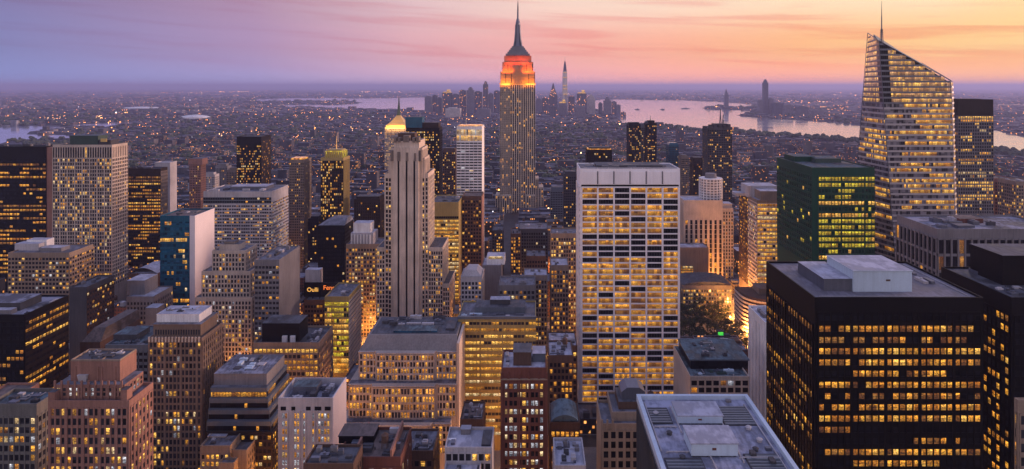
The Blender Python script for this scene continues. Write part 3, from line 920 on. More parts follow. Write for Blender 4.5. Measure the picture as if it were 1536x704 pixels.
# piers between the six bays must hide behind nothing: thin mullions stay dark
b.fac('L', b.y0+1, b.y1-1, z1-rows*ch, z1, b.x0, cw=6, ch=ch, wf=.6, hf=.6, lit=('random', .3, 'amber'), dp=.6, ds=.5)
mb = MB()
for k in range(6):
    a = b.x0+2.4+k*(b.x1-b.x0-2.4)/6
    mb.box(a-.2, a+(b.x1-b.x0-2.4)/6-2.0, b.y0-.55, b.y0, z1+2.4, b.H-1.2, 0, None, True)
mb.build('top_panel', W['whitemetal'], b.root)
mb = MB()
for k in range(1, 6):
    a = b.x0+1.2+k*(b.x1-b.x0-2.4)/6; mb.box(a-.3, a+.3, b.y0-.3, b.y0, z1+2.4, b.H-1.2)
mb.build('panel_joint', W['darkgrey'], b.root)
mb = MB(); mb.box(b.x0+1, b.x1-1, b.y0-.2, b.y0, z1+.6, z1+1.9); mb.build('painted_shadow_gap', W['black'], b.root)  # raised black strip drawn in place of a recess and its shade
b.pbox('window_rail', b.x0+3, b.x1-3, b.y0+3, b.y0+3.6, b.H+1.2, b.H+1.7, 'palegrey')
for k in range(9):
    x_ = b.x0+5+k*9; b.pbox('rail_post', x_-.25, x_+.25, b.y0+2.4, b.y0+2.9, b.H+.1, b.H+1.8, 'palegrey')
b.pbox('penthouse', b.x0+14, b.x1-12, b.y0+9, b.y1-6, b.H+.1, b.H+2.4, 'darkgrey', 'dark')
b.clutter(b.x0+4, b.x1-4, b.y0+4, b.y1-3, b.H, 7, hmax=2.4)
b.finish()

# ---- tall spired art deco tower with lit orange crown
def spire_tower():
    Y = 1300.
    b = Bd('skyscraper', 'tallest stone skyscraper with orange lit stepped crown and needle mast', 750, 803, 126, Y, 40, 340, wall=wallmat('golden_limestone', (.56,.46,.36)), box=False, short='tall spired skyscraper')
    cx = X(776.5, Y)
    def hw(p): return p/945*Y/2
    zc = Z(126, Y)
    sh = b.mb
    # shaft: central recess between two wings
    w = hw(53); wi = hw(23)
    sh.box(cx-w, cx+w, Y+2.5, Y+40, 0, zc)
    sh.box(cx-w, cx-wi, Y, Y+2.5, 0, zc); sh.box(cx+wi, cx+w, Y, Y+2.5, 0, zc)
    # wings at the bottom
    for a0, a1, tp in ((743,750,293),(803,808,268),(808,815,281),(738,743,330)):
        sh.box(X(a0,Y), X(a1,Y), Y+2, Y+38, 0, Z(tp,Y))
    sh.box(X(750.2,Y), X(767,Y), Y-5, Y, 0, Z(292,Y)); sh.box(X(790,Y), X(802.8,Y), Y-4, Y, 0, Z(292,Y))
    zlow = Z(337, Y)
    def fx(a0, a1, plane, z0, z1, cols):
        b.fac('F', a0, a1, z0, z1, plane, cols=cols, ch=4.6, wf=.42, hf=.93, lit=('random', .11, 'orange'), dp=1.6, ds=.05, dark='glass')
    fx(cx-w, cx-wi, Y, Z(292,Y), zc-2, 5); fx(cx+wi, cx+w, Y, Z(292,Y), zc-2, 5)
    fx(cx-wi, cx+wi, Y+2.5, zlow, zc-2, 7)
    fx(X(750.2,Y), X(767,Y), Y-5, zlow, Z(294,Y), 5); fx(X(790,Y), X(802.8,Y), Y-4, zlow, Z(294,Y), 4)
    fx(X(743,Y), X(750,Y), Y+2, zlow, Z(295,Y), 2); fx(X(803,Y), X(808,Y), Y+2, zlow, Z(270,Y), 2); fx(X(808,Y), X(815,Y), Y+2, zlow, Z(283,Y), 2)
    # yellow tier and orange tier
    cr = MB()
    def tier(p, y0, t0, t1, m=0, ribs=0):
        h = hw(p); cr.box(cx-h, cx+h, Y+y0, Y+38-y0, Z(t0,Y), Z(t1,Y), m)
        for k in range(ribs):
            a = cx-h+2*h*(k+.5)/ribs; cr.box(a-1.1, a+1.1, Y+y0-1.7, Y+y0, Z(t0,Y)+.1, Z(t1,Y)-.5, m)
            if k % 2: cr.box(a+1.4, a+2.6, Y+y0-.2, Y+y0, Z(t0,Y)+2, Z(t1,Y)-4, 1)
    tier(52, 1.5, 126, 107.5, 0, 12)
    cr.box(cx-hw(56)+.5, cx+hw(56)-.5, Y-.6, Y+40, zc, zc+1.4)
    tier(46.5, 5, 107.5, 93, 0, 10)
    tier(41, 8, 93, 83.5, 0, 0)
    # centre bay runs up through the tiers
    cr.box(cx-hw(17), cx+hw(17), Y+.3, Y+5, zc, Z(98,Y), 0)
    for k in range(6):
        a = cx-hw(17)+hw(34)*(k+.5)/6; cr.box(a-.6, a+.6, Y-.5, Y+.3, zc, Z(99,Y), 0)
    cr.build('crown', [wallmat('crown_limestone', (.36,.24,.14)), W['black']], b.root)
    # dark stepped cap
    cp = MB()
    for p, t0, t1 in ((36,83.5,80.5),(31,80.5,77.5),(26.5,77.5,74.5),(22,74.5,71.5),(18,71.5,69)):
        h = hw(p); cp.box(cx-h, cx+h, Y+20-h*.8, Y+20+h*.8, Z(t0,Y), Z(t1,Y), 0)
    cp.build('stepped_cap', W['steel'], b.root)
    ms = MB()
    def oct_(r, z): return [(cx+r*math.cos(math.pi/8+math.pi*k/4), Y+20+r*math.sin(math.pi/8+math.pi*k/4), z) for k in range(8)]
    ms.loft([oct_(hw(r), Z(t,Y)) for r, t in ((15.5,69),(12.5,64),(10.5,57),(9,48),(8,40),(7.4,33),(5.6,30),(5.2,28),(3.4,27),(2.8,15),(2.6,14))], 0)
    for k in range(4):
        a = math.pi*k/2+math.pi/4
        ms.loft([[(cx+(hw(r)+.8)*math.cos(a)+d*math.cos(a+1.57), Y+20+(hw(r)+.8)*math.sin(a)+d*math.sin(a+1.57), Z(t,Y)) for d in (-1.3,1.3)]+[(cx+(hw(r)*.6)*math.cos(a)+d*math.cos(a+1.57), Y+20+(hw(r)*.6)*math.sin(a)+d*math.sin(a+1.57), Z(t,Y)) for d in (1.3,-1.3)] for r, t in ((17,69),(12.5,60),(10,48),(8.6,36))], 0)
    ms.build('mast', W['steel'], b.root)
    an = MB(); an.cyl(cx, Y+20, Z(14,Y), Z(3,Y), 1.5, .9, 6); an.cyl(cx, Y+20, Z(3,Y), Z(-3,Y), .7, .2, 6)
    an.build('antenna', W['darkgrey'], b.root)
    b.finish()
    # floodlights on the setbacks (the crown is lit orange and gold)
    def flood(name, x, y, z, sx, pw, col, tilt):
        d = bpy.data.lights.new('floodlight', 'AREA'); d.shape = 'RECTANGLE'; d.size = sx; d.size_y = 1.5; d.energy = pw; d.color = col
        o = bpy.data.objects.new('floodlight', d); C.objects.link(o); o.parent = b.root
        ox, oy, oz = offset(b.root); o.location = (x-ox, y-oy, z-oz); o.rotation_euler = (R(90+tilt), 0, 0)
    for s_ in (-1, 1):
        flood('f', cx+s_*hw(34.5), Y-9, zc-1, hw(36), 17000, (1,.27,.008), 38)
        flood('f', cx+s_*hw(31), Y-4, Z(107,Y)-1, hw(30), 14000, (1,.13,.008), 40)
    flood('f', cx, Y-1, Z(96,Y), hw(66), 15000, (1,.05,.006), 40)
    br = MB()
    for q in range(-3, 4):
        a = cx+q*hw(13); br.bar((a, Y+2, zc-1.6), (a, Y-9, zc-1.6), .18); br.bar((a, Y+8, Z(107,Y)-1.6), (a, Y-4, Z(107,Y)-1.6), .15)
    br.build('floodlight_bracket', W['darkgrey'], b.root)
spire_tower()

# ---- stone art deco tower, centre left
def deco():
    Y = 600.
    b = Bd('skyscraper', 'stepped beige art deco tower with three long black window strips', 590, 628, 208, Y, 36, 495, wall='beige', box=False, short='beige stepped art deco tower')
    def bx(p0, p1, tp, dy0, dy1, par=.8):
        b.block(X(p0,Y), X(p1,Y), Y+dy0, Y+dy1, 0, Z(tp,Y), par)
    # central shaft in vertical strips with black recesses between
    cuts = [590, 596.2, 599, 608.4, 611.2, 620, 622.8, 628]
    zt = Z(241, Y)
    for i in range(0, 8, 2): b.mb.box(X(cuts[i],Y), X(cuts[i+1],Y), Y, Y+2.2, 0, zt)
    b.mb.box(X(590,Y), X(628,Y), Y, Y+2.2, zt, Z(222,Y))
    b.block(X(590,Y), X(628,Y), Y+2.2, Y+36, 0, Z(213,Y), .6)
    bx(585.6, 632.5, 224, 4, 34); bx(580.6, 635.5, 239, 5.5, 33); bx(574, 640.5, 263, 7, 45)
    bx(562, 662, 376, 8.5, 50); bx(560, 672, 432, 10, 54)
    gl = MB()
    for i in (1, 3, 5): gl.box(X(cuts[i],Y)+.05, X(cuts[i+1],Y)-.05, Y+1.9, Y+2.19, 20, zt-.2)
    gl.build('window_strip', L['glass'], b.root)
    # ribs and crown teeth
    cr = MB()
    for p0, p1, tp, d in ((590,594,206,1),(596,600,207,1),(604,613,204,2),(618,622,207,1),(624,628,206,1)):
        cr.box(X(p0,Y), X(p1,Y), Y+d, Y+10, Z(214,Y), Z(tp,Y))
    for p0, p1, tp in ((586,589.5,226),(596,600.5,228),(609,612.4,229),(621,624,230),(629.5,632.3,226)):
        cr.box(X(p0,Y), X(p1,Y), Y-.7, Y+4, Z(242,Y), Z(tp,Y))
    cr.build('crown', W['taupe'], b.root)
    b.roofbox('penthouse', 597, 622, 200, Y+14, 14, Z(214,Y), 'brownbrick', 'dark')
    k = dict(lit=('random', .18, 'gold'), dp=.3, ds=.12)
    b.fac('F', X(575,Y), X(580.5,Y), Z(500,Y), Z(268,Y), Y+7, cols=1, ch=4.3, wf=.5, hf=.6, **k)
    b.fac('F', X(580.6,Y), X(589.8,Y), Z(500,Y), Z(268,Y), Y+5.5, cols=2, ch=4.3, wf=.55, hf=.62, **k)
    b.fac('F', X(628.4,Y), X(635.4,Y), Z(500,Y), Z(268,Y), Y+5.5, cols=2, ch=4.3, wf=.55, hf=.62, **k)
    b.fac('F', X(636,Y), X(640.4,Y), Z(500,Y), Z(268,Y), Y+7, cols=1, ch=4.3, wf=.5, hf=.6, **k)
    b.fac('F', X(562,Y), X(574,Y), Z(500,Y), Z(380,Y), Y+8.5, cols=3, ch=4.3, wf=.55, hf=.62, **k)
    b.fac('F', X(641,Y), X(662,Y), Z(500,Y), Z(380,Y), Y+8.5, cols=6, ch=4.3, wf=.55, hf=.62, **k)
    b.fac('F', X(662.3,Y), X(672,Y), Z(500,Y), Z(436,Y), Y+10, cols=3, ch=4.3, wf=.55, hf=.62, **k)
    b.fac('R', Y+8, Y+44, Z(500,Y), Z(268,Y), X(640.5,Y), cols=10, ch=4.3, wf=.5, hf=.6, **k)
    b.fac('R', Y+9, Y+49, Z(500,Y), Z(380,Y), X(662,Y), cols=10, ch=4.3, wf=.5, hf=.6, **k)
    b.fac('R', Y+11, Y+53, Z(500,Y), Z(436,Y), X(672,Y), cols=10, ch=4.3, wf=.5, hf=.6, **k)
    # vertical ribs on the right flank
    rb = MB()
    for q in range(5): rb.box(X(635.5,Y), X(635.5,Y)+.7, Y+6.5+q*6, Y+8.5+q*6, Z(263,Y), Z(241,Y)); rb.box(X(632.5,Y), X(632.5,Y)+.6, Y+5+q*6, Y+7+q*6, Z(239,Y), Z(226,Y))
    rb.build('rib', W['beige'], b.root)
    b.finish()
deco()

# ---- left: wide views
b = Bd('office_tower', 'black tower with lit floors cut by the left edge', -60, 69, 221, 760, 20, 385, wall='black', roof='dark', short='black tower at the left edge')
b.front(z1=Z(238,760), cw=4, ch=5.0, wf=.85, hf=.5, lit=('office', .55, 'amber'), dp=.2, ds=.15)
b.mb.box(b.x1, b.x1+8, b.y0+1, b.y1, 0, b.H-.5, b.m('pinkbrick')); b.clutter(b.x0+40, b.x1-4, b.y0+2, b.y1-2, b.H, 6, hmax=4)
b.finish()

b = Bd('office_tower', 'broad grey brown gridded tower with a green penthouse on the left', 79, 168, 219, 700, 27, 432, wall=W['limestone'], roof='brown', short='broad gridded tower on the left')
b.front(z0=Z(408,700), z1=Z(238,700), cw=2.75, ch=4.1, wf=.72, hf=.68, lit=('random', .2, 'gold'), dp=.4, ds=.2, dark='mid', every=3, ew=.4)
b.fac('F', b.x0, b.x1, Z(430,700), Z(409,700), b.y0, cw=2.75, ch=5.2, wf=.85, hf=.65, lit=('full', .95, 'amber'), dp=.4, ds=.2)
b.fac('F', b.x0, b.x1, Z(237,700), Z(221,700), b.y0, cw=2.75, rows=1, wf=.55, hf=.97, lit=('random', .03, 'gold'), dp=.4, ds=.1, dark='mid')
b.side(z0=Z(430,700), z1=Z(238,700), cw=3.0, ch=4.1, wf=.6, hf=.6, lit=('random', .07, 'gold'), dp=.4, ds=.25, mat='beige', dark='mid')  # right flank in lighter beige, sunlight partly put into its colour
b.side(z0=Z(237,700), z1=Z(221,700), cw=3.0, rows=1, wf=.4, hf=.97, lit=('random', 0, 'gold'), dp=.4, ds=.1, mat='beige', dark='mid')
b.roofbox('penthouse', 105, 147, 204, 708, 16, b.H, 'copper', 'teal', .4)
b.roofbox('penthouse', 148, 166, 210, 708, 14, b.H, 'darkgrey', 'dark')
o = b.roofbox('roof_lamp', 151, 160, 208.2, 704, .6, Z(213,704), 'gold'); 
b.clutter(b.x0+2, X(104,705), 703, 724, b.H, 5)
b.finish()

b = Bd('office_tower', 'dark tower with ragged amber floors right of the broad gridded tower', 190, 241, 254, 850, 16, 400, wall='bronze', roof='grey', short='dark ragged lit tower')
b.front(z1=Z(264,850), cw=3, ch=4.4, wf=.8, hf=.5, lit=('office', .75, 'amber'), dp=.2, ds=.15)
b.fac('R', b.y0, b.y1, Z(400,850), b.H-3, b.x1, cw=2.6, ch=5, wf=.4, hf=.5, lit=('random', .05, 'amber'), dp=.3, ds=.2, mat='taupe', dark='mid')
b.clutter(b.x0+2, b.x1-2, b.y0+1, b.y1-1, b.H, 4, hmax=3)
b.finish()
b = Bd('apartment_tower', 'pale slab showing its edge behind the dark ragged lit tower', 232, 255, 245, 930, 18, 330, wall='palegrey', roof='pale', short='pale slab edge')
b.finish()
for (p0,p1,tp,Y,wl_,lab) in ((284,301,243,1150,'pinkbrick','slim brown tower with a flared top in the left middle distance'),
    (304,322,263,1250,'palegrey','pale ribbed block left of the black lit tower, beside the slim brown tower'),
    (323,341,250,1300,'grey','grey round shouldered tower left of the black lit tower'),
    (340,357,256,1240,'taupe','mauve apartment tower touching the left side of the black lit tower')):
    b = Bd('apartment_tower', lab, p0, p1, tp, Y, 18, 322, wall=wl_, short={'pale r':'pale ribbed block','grey r':'grey round shouldered tower','mauve ':'mauve apartment tower'}.get(lab[:6], 'slim brown flared tower'))
    b.front(cw=3, ch=4.2, wf=.45, hf=.55, lit=('random', .08, 'gold'), dp=.35, ds=.1, dark='mid'); b.side(cw=3, ch=4.2, wf=.4, hf=.5, lit=('random', .08, 'gold'), dp=.3, ds=.1, dark='mid')
    b.pbox('penthouse', b.x0+4, b.x1-4, b.y0+4, b.y1-4, b.H, b.H+5, wl_, 'dark')
    if 'flared' in lab: b.pbox('flared_top', b.x0-1.4, b.x1+3.4, b.y0-1.2, b.y1, b.H-5, b.H+6, wl_, 'dark')
    b.finish()

b = Bd('office_tower', 'black lit tower standing alone above the low left city', 355, 392, 206, 1050, 38, 282, wall='black', roof='dark', short='lone black tower')
b.front(z1=Z(218,1050), cw=2.6, ch=4.2, wf=.6, hf=.5, lit=('random', .33, 'gold'), dp=.3, ds=.2); b.side(z1=Z(212,1050), cw=3, ch=4.2, wf=.6, hf=.5, lit=('random', .22, 'orange'), dp=.3, ds=.2, mat='bronze')
b.finish()

b = Bd('apartment_tower', 'slim brown tower with an orange lit cap behind the wide terraced office', 434, 456, 241, 900, 30, 372, wall='taupe', roof='brown', short='slim orange capped tower')
b.front(cw=2.6, ch=3.8, wf=.5, hf=.5, lit=('random', .08, 'gold'), dp=.35, ds=.15, dark='mid'); b.side(cw=2.6, ch=3.8, wf=.4, hf=.5, lit=('random', .08, 'gold'), dp=.3, ds=.15, dark='mid')
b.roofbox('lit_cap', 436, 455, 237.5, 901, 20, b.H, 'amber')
b.finish()

b = Bd('skyscraper', 'slim tower with a glowing yellow crown and thin finial', 481, 515, 238, 900, 30, 338, wall='ylwclad', roof='brown', short='yellow crowned tower')
b.front(cw=2.7, ch=3.9, wf=.6, hf=.62, lit=('random', .36, 'gold'), dp=.5, ds=.12, mat='bronze'); b.side(cw=2.7, ch=3.9, wf=.5, hf=.6, lit=('random', .2, 'gold'), dp=.5, ds=.12)
mb = MB(); Y = 900
for q in range(9): mb.box(X(486.5+q*3,Y), X(488.3+q*3,Y), Y+1.5, Y+3, b.H, Z(228,Y), 0)
mb.box(X(487,Y), X(513,Y), Y+3, Y+26, b.H, Z(227,Y), 1); mb.box(X(489,Y), X(511,Y), Y+4, Y+24, Z(227,Y), Z(225,Y), 0)
mb.build('lit_crown', [W['ylwclad'], L['lime']], b.root)
mb = MB(); mb.cyl(X(500,Y), Y+14, Z(225,Y), Z(205,Y), .9, .15, 6); mb.build('finial', W['gold'], b.root)
b.finish()

b = Bd('office_building', 'wide pale office with a blank top band left of the slim orange capped tower', 305, 407, 289, 750, 52, 395, wall='palegrey', roof='grey', short='wide terraced office')
b.front(z0=Z(400,750), z1=Z(307,750), cw=2.8, ch=3.9, wf=.86, hf=.5, lit=('random', .22, 'mixed'), dp=.15, ds=.3, dark='mid', every=4, ew=.3); b.side(z0=Z(400,750), z1=Z(303,750), cw=3, ch=3.9, wf=.85, hf=.45, lit=('random', .3, 'mixed'), dp=.15, ds=.3, dark='mid')
b.fac('F', b.x0, b.x1, Z(305.5,750), Z(296,750), b.y0, cw=2.8, rows=2, wf=.9, hf=.6, lit=('random', .1, 'mixed'), dp=.1, ds=.2, mat='bluegreyclad', dark='glass')
b.clutter(b.x0+4, b.x1-4, b.y0+5, b.y1-5, b.H, 9, mats=('steel','palegrey','darkgrey'), hmax=3)
b.pbox('penthouse', X(345,770), X(400,770), 770, 792, b.H+.1, b.H+4, 'steel', 'pale')
b.finish()

b = Bd('office_building', 'teal glass block with a blank pinkish white side wall', 240, 292, 326, 600, 36, 475, wall='tealclad', roof='brown', par=1.4, short='teal glass block')
b.fac('F', b.x0+.2, X(284,600), Z(480,600), Z(331,600), b.y0, cw=2.2, ch=5.2, wf=.93, hf=.62, lit=('office', .26, 'gold'), dp=.12, ds=.25, mat='tealclad', dark='teal')
mb = MB(); mb.box(X(285,600), b.x1+.01, b.y0-.5, b.y0, 0, b.H+1.4); mb.box(b.x1, b.x1+.5, b.y0-.5, b.y1+.2, 0, b.H+1.5)
mb.build('side_wall', wallmat('pale_render', (.66,.60,.62), .7, .10), b.root)
b.clutter(b.x0+3, b.x1-3, b.y0+4, b.y1-4, b.H, 6, hmax=1.6)
b.finish()

b = Bd('office_building', 'plain black block with a grey slanted roof left of the beige art deco tower', 477, 517, 340, 700, 34, 432, wall='black', roof='grey', short='plain black block')
b.front(cw=3, ch=4.2, wf=.6, hf=.5, lit=('random', .04, 'gold'), dp=.15, ds=.1); b.side(cw=3, ch=4.2, wf=.6, hf=.5, lit=('random', .04, 'gold'), dp=.15, ds=.1)
mb = MB(); mb.frust([(b.x0,b.x1,b.y0,b.y1,b.H+1.3),(b.x0+8,b.x1-2,b.y0+18,b.y1-2,b.H+6)]); mb.build('roof_slope', RF['grey'], b.root)
b.finish()

b = Bd('office_building', 'warm lit beige block topped by a white columned box beside the beige art deco tower', 519, 576, 368, 655, 30, 505, wall='tan', roof='grey', short='columned top block')
b.front(cw=3.0, ch=4.1, wf=.55, hf=.55, lit=('random', .38, 'gold'), dp=.3, ds=.15, dark='mid')
b.roofbox('upper_storey', 526, 560, 350, 658, 20, b.H, 'palegrey', 'pale')
b.roofbox('upper_storey', 530, 556, 335, 660, 14, Z(350,658), 'white', 'pale')
mb = MB()
for q in range(7): mb.box(X(527+q*4.6,658), X(528.6+q*4.6,658), 656.6, 657.9, b.H+.2, Z(352,658))
mb.build('colonnade', W['white'], b.root)
b.finish()

# gold pyramid roof tower, far
b = Bd('skyscraper', 'distant tower with a gilded lit pyramid roof and lantern spire', 577, 610, 192, 1900, 60, 212, wall='limestone', short='gilded pyramid tower', roof='brown')
b.front(cw=4, ch=5, wf=.5, hf=.55, lit=('random', .4, 'gold'), dp=.5, ds=.2, dark='mid')
Y = 1900; mb = MB()
def rc(p0, p1, t, s=1.): 
    c = (p0+p1)/2; h = (p1-p0)/2/945*Y
    return (X(c,Y)-h, X(c,Y)+h, Y+30-h, Y+30+h, Z(t,Y))
mb.frust([rc(578,610,192), rc(579,609,188), rc(585,604,183), rc(590,600,177), rc(592,598,174)])
mb.build('pyramid_roof', W['gold'], b.root)
mb = MB(); mb.frust([rc(592.3,597.7,174), rc(593,597,168), rc(594,596.4,158), rc(594.7,595.7,147)]); mb.build('lantern_spire', W['copper'], b.root)
ox, oy, oz = offset(b.root)
for (dx_, w_, pw, zt_) in ((0, 60, 70000, 194), ):
    d = bpy.data.lights.new('floodlight', 'AREA'); d.shape = 'RECTANGLE'; d.size = w_; d.size_y = 3; d.energy = pw; d.color = (1,.50,.14)
    o = bpy.data.objects.new('floodlight', d); C.objects.link(o); o.parent = b.root; o.location = (X(594,Y)-ox, Y-16-oy, Z(192,Y)-oz); o.rotation_euler = (R(90+38), 0, 0)
b.finish()

b = Bd('office_tower', 'dark tower pricked with gold windows right of the gilded pyramid', 609, 659, 193, 1000, 32, 290, wall='black', roof='dark', short='dark gold pricked tower')
b.front(z1=Z(197,1000), cw=2.8, ch=3.9, wf=.5, hf=.5, lit=('random', .34, 'gold'), dp=.3, ds=.2); b.side(cw=2.8, ch=3.9, wf=.5, hf=.5, lit=('random', .3, 'gold'), dp=.3, ds=.2)
b.roofbox('penthouse', 608, 633, 176, 1001, 24, b.H, 'tealclad', 'dark'); b.roofbox('penthouse', 634, 658, 184, 1004, 22, b.H, 'bronze', 'dark')
mb = MB(); mb.cyl(X(629,1000), 1005, Z(176,1000), Z(165,1000), .4, .1, 5); mb.build('antenna', W['steel'], b.root)
b.finish()

b = Bd('office_tower', 'white gridded tower with a bright lit top band left of the tall spired skyscraper', 685, 723, 191, 800, 36, 296, wall='white', roof='pale', short='lit topped white tower')
b.front(z0=Z(300,800), z1=Z(213,800), cw=5.3, ch=3.55, wf=.90, hf=.5, lit=('random', .05, 'white'), dp=.5, ds=.4, dark='mid')
b.fac('F', b.x0, b.x1, Z(212,800), Z(194,800), b.y0, cw=1.8, rows=2, wf=.7, hf=.9, lit=('full', .97, 'pale'), dp=.3, ds=.2)
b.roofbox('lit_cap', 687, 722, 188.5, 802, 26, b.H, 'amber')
mb = MB(); mb.cyl(X(697,800), 815, Z(188,800), Z(176,800), .5, .15, 5); mb.build('antenna', W['steel'], b.root)
b.finish()
b = Bd('office_tower', 'dark brown tower in front of the lit topped white tower', 693, 722, 296, 720, 32, 418, wall='brownbrick', roof='brown', short='dark brown tower')
b.front(cw=3, ch=4, wf=.55, hf=.5, lit=('random', .2, 'dim'), dp=.3, ds=.15); b.mb.box(b.x1, b.x1+.6, b.y0+.2, b.y1, 0, b.H, b.m('pinkbrick'))
b.finish()
b = Bd('office_building', 'bright yellow lit office with a plain tan top right of the beige art deco tower', 645, 688, 305, 690, 46, 445, wall='ylwclad', roof='dark', short='yellow lit office')
b.fac('F', b.x0, b.x1, Z(450,690), Z(329,690), b.y0, cw=2.4, ch=4.3, wf=.92, hf=.62, lit=('full', .92, 'gold'), dp=.15, ds=.3, mat='ylwclad')
b.fac('F', b.x0, b.x1, Z(328.5,690), Z(324.5,690), b.y0, cw=2.4, rows=1, wf=.95, hf=.9, lit=('random', .0, 'gold'), dp=.1, ds=.1)
b.clutter(b.x0+2, b.x1-2, b.y0+4, b.y1-4, b.H, 5)
b.finish()

# ---- middle foreground
b = Bd('office_building', 'wide yellow lit office with a slate roof in front of the spired skyscraper', 687, 804, 478, 450, 34, 615, wall='ylwclad', roof='grey', short='wide yellow lit office', par=1.2)
b.fac('F', b.x0, b.x1, Z(655,450), Z(480.5,450), b.y0, cw=2.7, ch=4.6, wf=.88, hf=.46, lit=('office', 1.3, 'gold'), dp=.3, ds=.2, mat='ylwclad', dark='mid', every=6, ew=.4)
mb = MB(); mb.box(b.x0-.2, b.x1+.2, b.y0-.6, b.y0+1, b.H-.3, b.H+1.6); mb.build('cornice', W['bluegreyclad'], b.root)
b.pbox('penthouse', X(712,460), X(788,460), 460, 476, b.H+.1, b.H+4.5, 'bluegreyclad', 'dark')
b.pbox('penthouse', X(735,466), X(765,466), 466, 474, b.H+4.6, b.H+8, 'darkgrey', 'pale')
b.clutter(b.x0+2, b.x1-2, b.y0+2, b.y0+9, b.H, 8, mats=('palegrey','steel','bluewhite'), hmax=2)
b.finish()

b = Bd('apartment_tower', 'dark red brick tower with pale windows in the bottom centre', 752, 820, 556, 300, 21, 720, wall='redbrick', roof='pale', short='dark red brick tower', par=1.3)
b.front(z0=15, z1=b.H-5.5, m=1.5, cw=2.0, ch=4.05, wf=.62, hf=.52, lit=('random', .52, 'white'), dp=.2, ds=.15, mat='redbrick')
b.side(z0=15, z1=b.H-5.5, cw=3, ch=4.05, wf=.4, hf=.45, lit=('random', .3, 'mixed'), dp=.12, ds=.1)
for i, w_ in enumerate(b.win):
    if w_[0] == 'F' and abs(w_[1]-(b.x0+(b.x1-b.x0)*.5)) < 1.2: b.win[i] = w_[:5]+('gold' if random.random() < .75 else 'glass',)+w_[6:]
    elif random.random() < .16: b.win[i] = w_[:5]+(random.choice(['gold','amber','pale']),)+w_[6:]
mb = MB()
for p in (752.4, 762.5, 779, 794, 808.5, 819.6): mb.box(X(p,300)-.5, X(p,300)+.5, b.y0-.65, b.y0, 10, b.H-1)
mb.build('brick_pier', W['redbrick'], b.root)
mb = MB(); mb.box(b.x0-.3, b.x1+.3, b.y0-.7, b.y0, b.H-4.3, b.H-3.7); mb.build('string_course', W['tan'], b.root)
b.pbox('penthouse', X(770,305), X(797,305), 305, 316, b.H+.1, b.H+6.3, 'brownbrick', 'dark', .2)
b.pbox('roof_hut', X(799,309), X(818,309), 309, 318, b.H+.1, b.H+4, 'bluegreyclad', 'pale', .2)
b.clutter(b.x0+1, X(770,302), 302, 319, b.H, 4, mats=('palegrey','steel'), hmax=1.3)
b.finish()

